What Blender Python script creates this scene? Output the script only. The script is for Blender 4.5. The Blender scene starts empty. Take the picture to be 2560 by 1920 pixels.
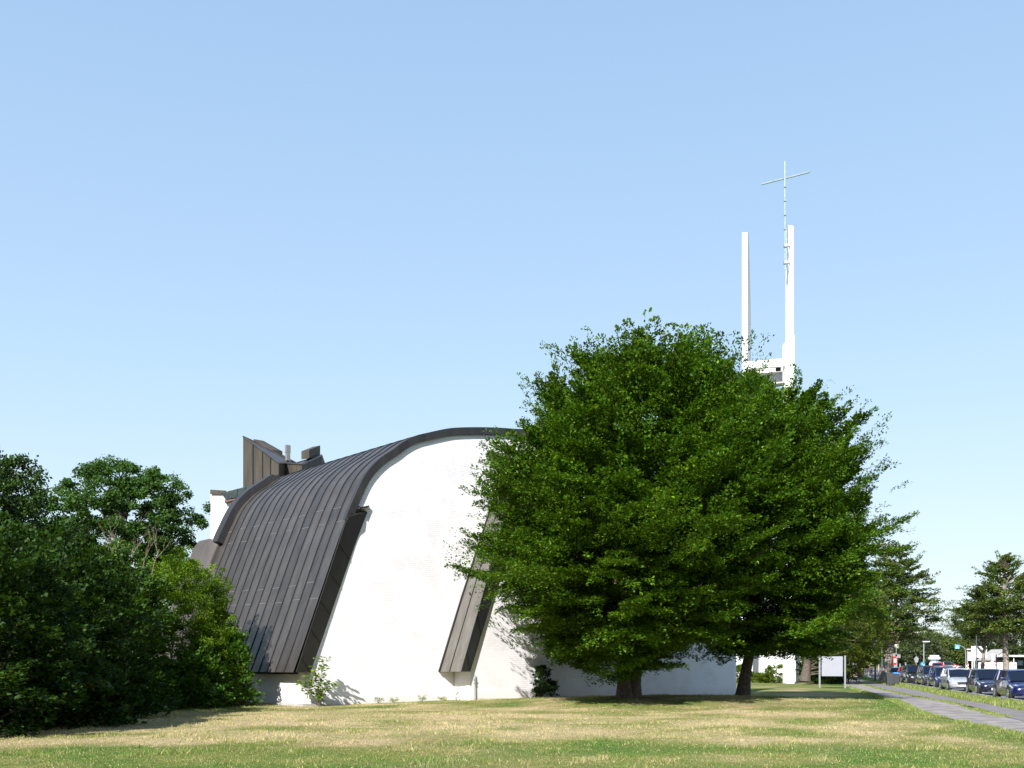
import bpy, math, random
import numpy as np
from mathutils import Vector, Matrix
R = math.radians
random.seed(7)
rng = np.random.default_rng(11)
scene = bpy.context.scene
COL = scene.collection

# ------------------------------------------------------------------ camera
HZ, F, CH = 1662.0, 2560.0, 1.7          # horizon row, focal length in photo pixels, eye height
cam_d = bpy.data.cameras.new('camera'); cam = bpy.data.objects.new('camera', cam_d); COL.objects.link(cam)
cam.location = (0, 0, CH); cam.rotation_euler = (R(90), 0, 0)
cam_d.sensor_width = 36; cam_d.lens = 36; cam_d.shift_y = (HZ-960)/2560
cam_d.clip_end = 5000; cam_d.clip_start = .1
scene.camera = cam

# ------------------------------------------------------------------ light
SUNH = Vector((-.40, -.917, 0)).normalized(); SUN_EL = R(35.5)
sun_dir = Vector((SUNH.x*math.cos(SUN_EL), SUNH.y*math.cos(SUN_EL), math.sin(SUN_EL)))
w = bpy.data.worlds.new('World'); scene.world = w; w.use_nodes = True
nt = w.node_tree; bg = nt.nodes['Background']
sky = nt.nodes.new('ShaderNodeTexSky'); sky.sky_type = 'NISHITA'; sky.sun_disc = False
sky.sun_elevation = SUN_EL; sky.sun_rotation = math.atan2(SUNH.x, SUNH.y)
sky.air_density = 1.0; sky.dust_density = .6; sky.ozone_density = 1.0; sky.altitude = 100
EXPO = .98
geo = nt.nodes.new('ShaderNodeTexCoord'); sepz = nt.nodes.new('ShaderNodeSeparateXYZ'); nt.links.new(geo.outputs['Generated'], sepz.inputs[0])
ramp = nt.nodes.new('ShaderNodeValToRGB'); nt.links.new(sepz.outputs[2], ramp.inputs[0])      # pale summer haze towards the horizon
stops = [(0, (.80, .92, 1)), (.04, (.79, .92, 1)), (.12, (.71, .87, .99)), (.25, (.565, .78, .985)), (.352, (.49, .70, .96)), (.545, (.395, .60, .90)), (.68, (.26, .43, .74)), (1, (.13, .24, .5))]
while len(ramp.color_ramp.elements) < len(stops): ramp.color_ramp.elements.new(.5)
for e_, (p_, c_) in zip(ramp.color_ramp.elements, stops): e_.position = p_; e_.color = (*c_, 1)
scl = nt.nodes.new('ShaderNodeVectorMath'); scl.operation = 'SCALE'; scl.inputs['Scale'].default_value = 1/(2**EXPO*.15); nt.links.new(ramp.outputs[0], scl.inputs[0])
mxs = nt.nodes.new('ShaderNodeMix'); mxs.data_type = 'RGBA'; mxs.inputs[0].default_value = .90
nt.links.new(sky.outputs[0], mxs.inputs[6]); nt.links.new(scl.outputs[0], mxs.inputs[7]); nt.links.new(mxs.outputs[2], bg.inputs[0]); bg.inputs[1].default_value = .15
sl = bpy.data.lights.new('sun', 'SUN'); sl.energy = 5.0; sl.angle = R(.53); sl.color = (1, .972, .94)
so = bpy.data.objects.new('sun', sl); COL.objects.link(so)
so.rotation_euler = sun_dir.to_track_quat('Z', 'Y').to_euler(); so.location = (-30, -40, 50)
scene.view_settings.view_transform = 'Standard'; scene.view_settings.look = 'None'
scene.view_settings.exposure = EXPO; scene.view_settings.gamma = 1

# ------------------------------------------------------------------ helpers
def tag(o, label=None, cat=None, group=None, kind=None):
    if label: o['label'] = label
    if cat: o['category'] = cat
    if group: o['group'] = group
    if kind: o['kind'] = kind
    return o

def empty(name, loc, rz=0, label=None, cat=None, group=None):
    o = bpy.data.objects.new(name, None); COL.objects.link(o); o.empty_display_size = .3
    o.location = loc; o.rotation_euler = (0, 0, rz)
    return tag(o, label, cat, group)

class MB:
    """collects vertices and faces, links them as one mesh"""
    def __init__(s): s.v = []; s.f = []; s.m = []; s.mi = 0
    def add(s, vs, fs):
        b = len(s.v); s.v += [tuple(p) for p in vs]
        for f in fs: s.f.append(tuple(i+b for i in f)); s.m.append(s.mi)
        return s
    def box(s, c, size, rz=0, taper=1.0):
        cx, cy, cz = c; x, y, z = [k/2 for k in size]; ca, sa = math.cos(rz), math.sin(rz)
        vs = []
        for k in (-1, 1):
            t = 1 if k < 0 else taper
            for i, j in ((-1,-1),(1,-1),(1,1),(-1,1)):
                a, b = i*x*t, j*y*t
                vs.append((cx+a*ca-b*sa, cy+a*sa+b*ca, cz+k*z))
        return s.add(vs, [(0,3,2,1),(4,5,6,7),(0,1,5,4),(1,2,6,5),(2,3,7,6),(3,0,4,7)])
    def prism(s, poly, a, b, axis='y'):
        """poly of (p,q) extruded from a to b; axis y: (p,a,q); axis z: (p,q,a); axis x: (a,p,q)"""
        n = len(poly)
        mk = {'y': lambda p, t: (p[0], t, p[1]), 'z': lambda p, t: (p[0], p[1], t), 'x': lambda p, t: (t, p[0], p[1])}[axis]
        vs = [mk(p, a) for p in poly]+[mk(p, b) for p in poly]
        return s.add(vs, [tuple(range(n)), tuple(range(2*n-1, n-1, -1))]+[(i, i+n, (i+1) % n+n, (i+1) % n) for i in range(n)])
    def tube(s, pts, rad, n=8, cap=True):
        pts = [Vector(p) for p in pts]
        if not hasattr(rad, '__len__'): rad = [rad]*len(pts)
        vs = []; up = Vector((.13, .21, .97)).normalized()
        for i, p in enumerate(pts):
            t = (pts[min(i+1, len(pts)-1)]-pts[max(i-1, 0)]).normalized()
            a = t.cross(up)
            if a.length < .05: a = t.cross(Vector((1, 0, 0)))
            a.normalize(); b = t.cross(a)
            for k in range(n):
                an = 2*math.pi*k/n
                vs.append(p+(a*math.cos(an)+b*math.sin(an))*rad[i])
        fs = []
        for i in range(len(pts)-1):
            for k in range(n):
                fs.append((i*n+k, i*n+(k+1) % n, (i+1)*n+(k+1) % n, (i+1)*n+k))
        if cap: fs += [tuple(range(n-1, -1, -1)), tuple((len(pts)-1)*n+k for k in range(n))]
        return s.add(vs, fs)
    def disc(s, c, r, axis=(0, -1, 0), h=.02, n=20):
        c = Vector(c); a = Vector(axis).normalized()*h/2
        return s.tube([c-a, c+a], r, n)
    def build(s, name, mat, parent=None, smooth=False, bevel=0):
        me = bpy.data.meshes.new(name); me.from_pydata(s.v, [], s.f); me.validate(); 
        for m_ in (mat if isinstance(mat, (list, tuple)) else [mat]): me.materials.append(m_)
        if isinstance(mat, (list, tuple)) and len(me.polygons) == len(s.m): me.polygons.foreach_set('material_index', s.m)
        import bmesh
        bm = bmesh.new(); bm.from_mesh(me); bmesh.ops.recalc_face_normals(bm, faces=bm.faces)
        if bevel:
            bmesh.ops.remove_doubles(bm, verts=bm.verts, dist=1e-5)
            es = [e for e in bm.edges if len(e.link_faces) == 2 and e.calc_face_angle(0) > .6]
            bmesh.ops.bevel(bm, geom=es, offset=bevel, segments=2, affect='EDGES', profile=.6)
        bm.to_mesh(me); bm.free()
        if smooth: 
            me.polygons.foreach_set('use_smooth', [True]*len(me.polygons))
            try: me.set_sharp_from_angle(angle=R(38))
            except Exception: pass
        me.update()
        o = bpy.data.objects.new(name, me); COL.objects.link(o)
        if parent: o.parent = parent
        return o

def np_mesh(name, V, nper, mat, parent=None, col=None):
    """V: (N, nper, 3) polygons; col (N,3) one natural colour per leaf or blade"""
    N = V.shape[0]; me = bpy.data.meshes.new(name)
    me.vertices.add(N*nper); me.vertices.foreach_set('co', V.reshape(-1).astype(np.float32))
    me.loops.add(N*nper); me.loops.foreach_set('vertex_index', np.arange(N*nper, dtype=np.int32))
    me.polygons.add(N); me.polygons.foreach_set('loop_start', np.arange(0, N*nper, nper, dtype=np.int32))
    me.polygons.foreach_set('loop_total', np.full(N, nper, dtype=np.int32))
    if col is not None:
        at = me.color_attributes.new('tint', 'FLOAT_COLOR', 'POINT')
        c4 = np.ones((N, nper, 4), dtype=np.float32); c4[:, :, :3] = col[:, None, :]
        at.data.foreach_set('color', c4.reshape(-1))
    me.materials.append(mat); me.update()
    o = bpy.data.objects.new(name, me); COL.objects.link(o)
    if parent: o.parent = parent
    return o

def copy_tree(o, parent=None):
    c = o.copy(); COL.objects.link(c); c.parent = parent
    for ch in list(o.children): copy_tree(ch, c)
    return c

def at(px, py, Y):
    """photo pixel at depth Y -> world point"""
    return Vector(((px-1280)/F*Y, Y, CH+(HZ-py)/F*Y))

def GH(x, y):
    x = np.asarray(x, float); y = np.asarray(y, float)
    b = .36*np.exp(-(((x-7.5)/9)**2+((y-45)/4.6)**2))
    t = np.clip((y-105)/95, 0, 1)
    return b+t*t*(3-2*t)*1.0

def gz(x, y): return float(GH(x, y))
def gp(x, y): return Vector((x, y, gz(x, y)))

# ------------------------------------------------------------------ materials
def mat(name, col, rough=.7, metal=0, spec=.5, var=0, vscale=4, bump=0, bscale=30, col2=None, coat=0, emit=None, detail=6):
    m = bpy.data.materials.new(name); m.use_nodes = True; n = m.node_tree.nodes; l = m.node_tree.links
    p = n['Principled BSDF']; p.inputs['Base Color'].default_value = (*col, 1)
    p.inputs['Roughness'].default_value = rough; p.inputs['Metallic'].default_value = metal
    p.inputs['Specular IOR Level'].default_value = spec; p.inputs['Coat Weight'].default_value = coat
    tc = n.new('ShaderNodeTexCoord')
    if var or col2:
        no = n.new('ShaderNodeTexNoise'); no.inputs['Scale'].default_value = vscale; no.inputs['Detail'].default_value = detail
        l.new(tc.outputs['Object'], no.inputs['Vector'])
        rp = n.new('ShaderNodeValToRGB'); rp.color_ramp.elements[0].position = .35; rp.color_ramp.elements[1].position = .65
        a = [max(0, c*(1-var)) for c in col]; b = list(col2) if col2 else [min(1, c*(1+var)) for c in col]
        rp.color_ramp.elements[0].color = (*a, 1); rp.color_ramp.elements[1].color = (*b, 1)
        l.new(no.outputs[0], rp.inputs[0]); l.new(rp.outputs[0], p.inputs['Base Color'])
    if bump:
        nb = n.new('ShaderNodeTexNoise'); nb.inputs['Scale'].default_value = bscale; nb.inputs['Detail'].default_value = 5
        l.new(tc.outputs['Object'], nb.inputs['Vector'])
        bu = n.new('ShaderNodeBump'); bu.inputs['Strength'].default_value = bump; bu.inputs['Distance'].default_value = .02
        l.new(nb.outputs[0], bu.inputs['Height']); l.new(bu.outputs[0], p.inputs['Normal'])
    return m

def leaf_mat(name, trans=.27, rough=.5, spec=.14):
    m = bpy.data.materials.new(name); m.use_nodes = True; n = m.node_tree.nodes; l = m.node_tree.links
    p = n['Principled BSDF']; out = n['Material Output']
    a = n.new('ShaderNodeAttribute'); a.attribute_name = 'tint'
    l.new(a.outputs['Color'], p.inputs['Base Color']); p.inputs['Roughness'].default_value = rough
    p.inputs['Specular IOR Level'].default_value = spec
    t = n.new('ShaderNodeBsdfTranslucent')
    hs = n.new('ShaderNodeMix'); hs.data_type = 'RGBA'; hs.blend_type = 'MULTIPLY'; hs.inputs[0].default_value = 1
    hs.inputs[7].default_value = (1.5, 1.6, .5, 1); l.new(a.outputs['Color'], hs.inputs[6]); l.new(hs.outputs[2], t.inputs[0])
    mx = n.new('ShaderNodeMixShader'); mx.inputs[0].default_value = trans
    l.new(p.outputs[0], mx.inputs[1]); l.new(t.outputs[0], mx.inputs[2]); l.new(mx.outputs[0], out.inputs[0])
    return m

def copper(name, c1, c2, streak_axis=2, rough=.42, metal=.35, strips=False):
    m = bpy.data.materials.new(name); m.use_nodes = True; n = m.node_tree.nodes; l = m.node_tree.links
    p = n['Principled BSDF']; tc = n.new('ShaderNodeTexCoord')
    mp = n.new('ShaderNodeMapping'); mp.inputs['Scale'].default_value = (1.5, 1.5, .25); l.new(tc.outputs['Object'], mp.inputs[0])
    no = n.new('ShaderNodeTexNoise'); no.inputs['Scale'].default_value = 1.6; no.inputs['Detail'].default_value = 8; no.inputs['Roughness'].default_value = .6
    l.new(mp.outputs[0], no.inputs[0])
    rp = n.new('ShaderNodeValToRGB'); rp.color_ramp.elements[0].position = .3; rp.color_ramp.elements[1].position = .72
    rp.color_ramp.elements[0].color = (*c1, 1); rp.color_ramp.elements[1].color = (*c2, 1)
    l.new(no.outputs[0], rp.inputs[0])
    n2 = n.new('ShaderNodeTexNoise'); n2.inputs['Scale'].default_value = 14; n2.inputs['Detail'].default_value = 8; n2.inputs['Roughness'].default_value = .8
    l.new(mp.outputs[0], n2.inputs[0])
    r2 = n.new('ShaderNodeValToRGB'); r2.color_ramp.elements[0].position = .66; r2.color_ramp.elements[1].position = .76
    r2.color_ramp.elements[0].color = (0, 0, 0, 1); r2.color_ramp.elements[1].color = (1, 1, 1, 1); l.new(n2.outputs[0], r2.inputs[0])
    mx = n.new('ShaderNodeMix'); mx.data_type = 'RGBA'; mx.inputs[7].default_value = (.20, .21, .20, 1)
    mu = n.new('ShaderNodeMath'); mu.operation = 'MULTIPLY'; mu.inputs[1].default_value = .35; l.new(r2.outputs[0], mu.inputs[0])
    l.new(mu.outputs[0], mx.inputs[0]); l.new(rp.outputs[0], mx.inputs[6]); l.new(mx.outputs[2], p.inputs['Base Color'])
    if strips:      # each copper sheet between two seams has weathered to its own tone
        sy = n.new('ShaderNodeSeparateXYZ'); l.new(tc.outputs['Object'], sy.inputs[0])
        q1 = n.new('ShaderNodeMath'); q1.operation = 'ADD'; q1.inputs[1].default_value = .09; l.new(sy.outputs[1], q1.inputs[0])
        q2 = n.new('ShaderNodeMath'); q2.operation = 'MULTIPLY'; q2.inputs[1].default_value = 16/12.39; l.new(q1.outputs[0], q2.inputs[0])
        q3 = n.new('ShaderNodeMath'); q3.operation = 'FLOOR'; l.new(q2.outputs[0], q3.inputs[0])
        wn = n.new('ShaderNodeTexWhiteNoise'); wn.noise_dimensions = '1D'; l.new(q3.outputs[0], wn.inputs['W'])
        q4 = n.new('ShaderNodeMapRange'); q4.inputs[3].default_value = .82; q4.inputs[4].default_value = 1.2; l.new(wn.outputs[0], q4.inputs[0])
        vm = n.new('ShaderNodeVectorMath'); vm.operation = 'SCALE'; l.new(mx.outputs[2], vm.inputs[0]); l.new(q4.outputs[0], vm.inputs['Scale']); l.new(vm.outputs[0], p.inputs['Base Color'])
    p.inputs['Roughness'].default_value = rough; p.inputs['Metallic'].default_value = metal
    bu = n.new('ShaderNodeBump'); bu.inputs['Strength'].default_value = .12; bu.inputs['Distance'].default_value = .05
    l.new(no.outputs[0], bu.inputs['Height']); l.new(bu.outputs[0], p.inputs['Normal'])
    return m

def white_brick(name, col=(.81, .785, .80)):
    m = bpy.data.materials.new(name); m.use_nodes = True; n = m.node_tree.nodes; l = m.node_tree.links
    p = n['Principled BSDF']; tc = n.new('ShaderNodeTexCoord'); sp = n.new('ShaderNodeSeparateXYZ'); cb = n.new('ShaderNodeCombineXYZ')
    ad = n.new('ShaderNodeMath'); ad.operation = 'ADD'
    l.new(tc.outputs['Object'], sp.inputs[0]); l.new(sp.outputs[0], ad.inputs[0]); l.new(sp.outputs[1], ad.inputs[1])
    l.new(ad.outputs[0], cb.inputs[0]); l.new(sp.outputs[2], cb.inputs[1])
    br = n.new('ShaderNodeTexBrick'); br.inputs['Scale'].default_value = 1; br.inputs['Brick Width'].default_value = .3
    br.inputs['Row Height'].default_value = .09; br.inputs['Mortar Size'].default_value = .006; br.inputs['Mortar Smooth'].default_value = .5
    br.inputs['Color1'].default_value = (1, 1, 1, 1); br.inputs['Color2'].default_value = (.75, .75, .75, 1); br.inputs['Mortar'].default_value = (0, 0, 0, 1)
    l.new(cb.outputs[0], br.inputs[0])
    no = n.new('ShaderNodeTexNoise'); no.inputs['Scale'].default_value = .9; no.inputs['Detail'].default_value = 7; l.new(cb.outputs[0], no.inputs[0])
    rp = n.new('ShaderNodeValToRGB'); rp.color_ramp.elements[0].position = .46; rp.color_ramp.elements[1].position = .62
    l.new(no.outputs[0], rp.inputs[0])
    inv = n.new('ShaderNodeMath'); inv.operation = 'SUBTRACT'; inv.inputs[0].default_value = 1; l.new(br.outputs['Color'], inv.inputs[1])
    mu = n.new('ShaderNodeMath'); mu.operation = 'MULTIPLY'; l.new(inv.outputs[0], mu.inputs[0]); l.new(rp.outputs[0], mu.inputs[1])
    mx = n.new('ShaderNodeMix'); mx.data_type = 'RGBA'; mx.inputs[6].default_value = (*col, 1); mx.inputs[7].default_value = (.56, .52, .52, 1)
    m2 = n.new('ShaderNodeMath'); m2.operation = 'MULTIPLY'; m2.inputs[1].default_value = .95; l.new(mu.outputs[0], m2.inputs[0])
    l.new(m2.outputs[0], mx.inputs[0])
    # splash dirt near the foot of the wall
    n3 = n.new('ShaderNodeTexNoise'); n3.inputs['Scale'].default_value = 2.5; n3.inputs['Detail'].default_value = 8; l.new(cb.outputs[0], n3.inputs[0])
    mr = n.new('ShaderNodeMapRange'); mr.inputs[1].default_value = .55; mr.inputs[2].default_value = 0; mr.inputs[3].default_value = 0; mr.inputs[4].default_value = .55
    l.new(sp.outputs[2], mr.inputs[0]); m3 = n.new('ShaderNodeMath'); m3.operation = 'MULTIPLY'; l.new(mr.outputs[0], m3.inputs[0]); l.new(n3.outputs[0], m3.inputs[1])
    mx2 = n.new('ShaderNodeMix'); mx2.data_type = 'RGBA'; mx2.inputs[7].default_value = (.42, .38, .30, 1); l.new(m3.outputs[0], mx2.inputs[0]); l.new(mx.outputs[2], mx2.inputs[6])
    l.new(mx2.outputs[2], p.inputs['Base Color']); p.inputs['Roughness'].default_value = .85; p.inputs['Specular IOR Level'].default_value = .2
    bu = n.new('ShaderNodeBump'); bu.inputs['Strength'].default_value = .6; bu.inputs['Distance'].default_value = .03
    l.new(br.outputs['Color'], bu.inputs['Height']); l.new(bu.outputs[0], p.inputs['Normal'])
    return m

M = {}
M['brick'] = white_brick('white painted brick')
M['copper'] = copper('brown copper', (.046, .040, .037), (.085, .075, .067), rough=.38, strips=True)
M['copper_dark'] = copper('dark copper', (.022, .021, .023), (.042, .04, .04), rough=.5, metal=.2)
M['copper_seam'] = mat('copper seam', (.006, .006, .006), .7)
M['solder'] = mat('weathered lap joint', (.12, .115, .11), .6, var=.3, vscale=8)
M['copper_old'] = copper('olive stained copper', (.026, .022, .016), (.065, .054, .038), rough=.8, metal=.0)
M['copper_pale'] = copper('pale weathered copper', (.082, .077, .068), (.145, .134, .116), rough=.6, metal=.15)
M['verdigris'] = mat('green copper', (.020, .032, .031), .6, var=.4, vscale=6)
M['beam_shade'] = mat('shaded beam grey', (.5, .48, .47), .8)  # grey holds the shade of the recess between the tower slabs
M['white'] = mat('white painted concrete', (.8, .79, .79), .7, var=.03, vscale=3, bump=.2, bscale=8)
M['tower'] = mat('white tower concrete', (.82, .81, .82), .7, var=.04, vscale=2, bump=.25, bscale=5)
M['frame'] = mat('dark window frame', (.02, .02, .022), .4)
M['glass'] = mat('window glass', (.03, .05, .09), .03, metal=.0, spec=1, coat=1)
M['steel'] = mat('galvanised steel', (.38, .39, .41), .45, metal=.5, var=.1)
M['cross'] = mat('pale green copper', (.24, .32, .31), .5, metal=.1, var=.15)
M['bark'] = mat('brown bark', (.085, .065, .05), .9, var=.45, vscale=9, bump=.9, bscale=18)
M['bark_pale'] = mat('pale grey bark', (.22, .185, .155), .9, var=.4, vscale=7, bump=.9, bscale=14)
M['bark_dead'] = mat('ochre lichen twigs', (.20, .12, .06), .9, var=.3, vscale=3, col2=(.22, .19, .16))
M['leaf'] = leaf_mat('leaves'); M['leaf_waxy'] = leaf_mat('glossy leaves', .22, .4, .2)
M['blade'] = leaf_mat('grass blades', .3, .6, .2)
M['asphalt'] = mat('asphalt', (.165, .148, .15), .9, var=.14, vscale=1.2, bump=.4, bscale=60)
M['road'] = mat('road asphalt', (.12, .12, .125), .9, var=.1, vscale=.6, bump=.4, bscale=60)
M['mark'] = mat('road paint', (.75, .75, .73), .7)
M['kerb'] = mat('concrete kerb', (.34, .33, .31), .85, var=.15, vscale=3)
M['sign'] = mat('pale sign board', (.27, .275, .31), .5, var=.03)
M['post'] = mat('grey sign post', (.35, .36, .38), .4, metal=.5)
M['blackplastic'] = mat('dark grey plastic', (.03, .031, .034), .5, var=.1)
M['pole_blue'] = mat('dark blue pole', (.035, .05, .09), .4)
M['white_gloss'] = mat('white gloss', (.8, .8, .8), .35)
M['red'] = mat('red paint', (.6, .03, .03), .4)
M['orange'] = mat('orange plastic', (.75, .13, .02), .4)
M['yellow'] = mat('yellow paint', (.75, .5, .02), .4)
M['blue'] = mat('sign blue', (.02, .25, .62), .4)
M['wood'] = mat('raw wood', (.35, .24, .15), .8, var=.2)
M['dark'] = mat('dark infill', (.02, .02, .02), .8)
M['tyre'] = mat('tyre rubber', (.018, .018, .018), .8)
M['rim'] = mat('alloy rim', (.42, .43, .45), .3, metal=.8)
M['lamp'] = mat('headlamp glass', (.55, .57, .6), .08, spec=1, metal=.4)
M['chrome'] = mat('chrome', (.7, .7, .72), .15, metal=1)
M['carglass'] = mat('car glass', (.006, .010, .02), .05, spec=.45)
M['tail'] = mat('tail lamp', (.35, .01, .01), .2)
M['plate'] = mat('number plate', (.7, .7, .7), .5)

# ------------------------------------------------------------------ ground
def ground_mat():
    m = bpy.data.materials.new('mown grass ground'); m.use_nodes = True; n = m.node_tree.nodes; l = m.node_tree.links
    p = n['Principled BSDF']; tc = n.new('ShaderNodeTexCoord')
    a = n.new('ShaderNodeAttribute'); a.attribute_name = 'tint'
    no = n.new('ShaderNodeTexNoise'); no.inputs['Scale'].default_value = 7; no.inputs['Detail'].default_value = 9; no.inputs['Roughness'].default_value = .75
    mp = n.new('ShaderNodeMapping'); mp.inputs['Scale'].default_value = (1, .6, 1); l.new(tc.outputs['Object'], mp.inputs[0]); l.new(mp.outputs[0], no.inputs[0])
    rp = n.new('ShaderNodeValToRGB'); rp.color_ramp.elements[0].position = .3; rp.color_ramp.elements[1].position = .7
    rp.color_ramp.elements[0].color = (.5, .5, .5, 1); rp.color_ramp.elements[1].color = (1.35, 1.3, 1.25, 1); l.new(no.outputs[0], rp.inputs[0])
    mx = n.new('ShaderNodeMix'); mx.data_type = 'RGBA'; mx.blend_type = 'MULTIPLY'; mx.inputs[0].default_value = 1
    l.new(a.outputs['Color'], mx.inputs[6]); l.new(rp.outputs[0], mx.inputs[7]); l.new(mx.outputs[2], p.inputs['Base Color'])
    p.inputs['Roughness'].default_value = .95; p.inputs['Specular IOR Level'].default_value = .1
    bu = n.new('ShaderNodeBump'); bu.inputs['Strength'].default_value = 1; bu.inputs['Distance'].default_value = .06
    l.new(no.outputs[0], bu.inputs['Height']); l.new(bu.outputs[0], p.inputs['Normal'])
    return m

def vnoise(x, y, seed=0, octs=4, sc=1.0):
    """smooth value noise 0..1"""
    x = np.asarray(x, float)/sc; y = np.asarray(y, float)/sc; r = 0; amp = 1; tot = 0
    for o in range(octs):
        xi = np.floor(x).astype(np.int64); yi = np.floor(y).astype(np.int64); fx = x-xi; fy = y-yi
        fx = fx*fx*(3-2*fx); fy = fy*fy*(3-2*fy)
        def h(i, j):
            k = (i*374761393+j*668265263+(seed+o)*974711) & 0x7fffffff
            k = ((k ^ (k >> 13))*1274126177) & 0x7fffffff
            return ((k ^ (k >> 16)) & 0xffff)/65535.
        r = r+amp*((h(xi, yi)*(1-fx)+h(xi+1, yi)*fx)*(1-fy)+(h(xi, yi+1)*(1-fx)+h(xi+1, yi+1)*fx)*fy)
        tot += amp; amp *= .5; x = x*2.03+7.1; y = y*2.03+3.3
    return r/tot

PE = [(3,-5),(8.6,12),(11,20),(12.3,24.6),(14,34.3),(17,45.5),(20.5,58),(27,82.7),(34,108),(46,150),(58,190)]   # lawn / path edge
def pe_x(y): return np.interp(y, [p[1] for p in PE], [p[0] for p in PE])
def kx(y): return 22.8+.266*(np.asarray(y, float)-45.6)             # kerb line
def cyc_r(y): return np.interp(y, [-5, 12, 37.8, 45.6, 63.6, 87, 108, 190], [8.5, 12.5, 18.7, 20.5, 25.6, 31.6, 37.3, 60])

GREEN = np.array([.088, .172, .03]); STRAW = np.array([.50, .40, .235]); OLIVE = np.array([.215, .225, .065])
def grass_tint(x, y):
    n1 = vnoise(x, y*.75, 1, 6, 1.7); n2 = vnoise(x, y, 5, 4, 8); n3 = vnoise(x, y, 9, 3, .28)
    dry = np.interp(y, [14, 18.5, 20.5, 23, 29, 36, 45, 60], [.10, .22, .42, .86, .80, .74, .56, .42])
    dry = dry+(n1-.5)*1.5+(n2-.5)*.8+(n3-.5)*1.0
    dry = np.where(x > pe_x(y)+1, dry-.35, dry)
    dry = dry-.35*np.exp(-((x-pe_x(y))/1.6)**2)
    dry = np.clip(dry, 0, 1)[..., None]
    a = np.where(dry < .5, GREEN+(OLIVE-GREEN)*dry*2, OLIVE+(STRAW-OLIVE)*(dry*2-1))
    soil = np.exp(-(((x-5.1)/1.7)**2+((y-43.6)/1.3)**2))[..., None]*.8
    pale = np.clip((vnoise(x, y, 51, 3, 3.1)-.60)*4, 0, 1)[..., None]*.35
    a = a*(1-pale)+np.array([.42, .30, .20])*pale
    return a*(1-soil)+np.array([.10, .065, .04])*soil

def grid_ground():
    xs = np.concatenate([-np.geomspace(900, 40, 16), np.arange(-38, 60, 1.0), np.geomspace(62, 900, 16)])
    ys = np.concatenate([[-60, -30, -10], np.arange(0, 130, 1.0), np.arange(130, 240, 5), np.geomspace(245, 2200, 14)])
    X, Y = np.meshgrid(xs, ys); Z = GH(X, Y)
    nx, ny = len(xs), len(ys); V = np.stack([X, Y, Z], -1).reshape(-1, 3)
    i = np.arange(ny-1)[:, None]*nx+np.arange(nx-1)[None]; Fc = np.stack([i, i+1, i+nx+1, i+nx], -1).reshape(-1, 4)
    me = bpy.data.meshes.new('lawn'); me.from_pydata(V.tolist(), [], Fc.tolist())
    at_ = me.color_attributes.new('tint', 'FLOAT_COLOR', 'POINT'); c = np.ones((len(V), 4), np.float32)
    c[:, :3] = grass_tint(V[:, 0], V[:, 1])*.8; at_.data.foreach_set('color', c.reshape(-1))
    me.materials.append(ground_mat()); me.polygons.foreach_set('use_smooth', [True]*len(me.polygons))
    o = bpy.data.objects.new('ground', me); COL.objects.link(o); tag(o, kind='structure')
grid_ground()

def ribbon(name, fl, fr, y0, y1, dz, m, step=1.0, wob=0, seed=0):
    ys = np.arange(y0, y1+.01, step); mb = MB(); vs = []
    L_ = fl(ys)+(vnoise(ys, ys*0, seed, 3, 1.1)-.5)*wob; R_ = fr(ys)+(vnoise(ys, ys*0, seed+3, 3, 1.3)-.5)*wob
    for i, y in enumerate(ys):
        for k in range(5):
            x = L_[i]+(R_[i]-L_[i])*k/4; vs.append((x, y, gz(x, y)+dz))
    fs = [(i*5+k, i*5+k+1, (i+1)*5+k+1, (i+1)*5+k) for i in range(len(ys)-1) for k in range(4)]
    mb.add(vs, fs); return tag(mb.build(name, m), kind='structure')
div_l = lambda y: np.interp(y, [-5, 12, 24.6, 35.5, 50.3, 70.6, 84, 190], [6, 10.5, 13.6, 16.5, 20.3, 25.3, 29.0, 58.5])
M['slabs'] = mat('worn paving', (.19, .165, .155), .9, var=.2, vscale=1.6, bump=.6, bscale=12, col2=(.29, .26, .245))
ribbon('footpath', pe_x, div_l, 0, 185, .02, M['slabs'], .4, .35, 3)
ribbon('cycle_path', lambda y: div_l(y)+np.interp(y, [20, 34, 38, 60, 90, 100], [.02, .05, .35, .42, .3, .05]), cyc_r, 0, 185, .026, M['asphalt'], .4, .16, 8)
ribbon('road', lambda y: kx(y), lambda y: kx(y)+11, 0, 330, .012, M['road'], 3)
mb = MB()
for y in np.arange(0, 200, 2.0):
    a, b = gp(kx(y), y), gp(kx(y+1.98), y+1.98)
    c = (a+b)/2; mb.box((c.x-.08, c.y, c.z+.05), (.14, (b-a).length*.995, .12), -math.atan2(b.x-a.x, b.y-a.y))
tag(mb.build('kerb', M['kerb']), kind='structure')
ribbon('far_footpath', lambda y: kx(y)+13, lambda y: kx(y)+16, 30, 200, .018, M['asphalt'], 4)
mb = MB()   # white markings on the path at the junction and lane dashes
for (px, py, Y, l, a) in ((2137, 1684.5, 150, 7, .9), (2176, 1681.5, 155, 7, .7), (2196, 1683, 150, 8, .6)):
    p = at(px, py, Y); mb.box((p.x, p.y, gz(p.x, p.y)+.05), (.9, l, .02), -a)
for y in range(30, 200, 9):
    x = kx(y)+6.2; mb.box((x, y, gz(x, y)+.022), (.12, 3.5, .006), -.26)
tag(mb.build('road_marking', M['mark']), kind='structure')

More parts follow.
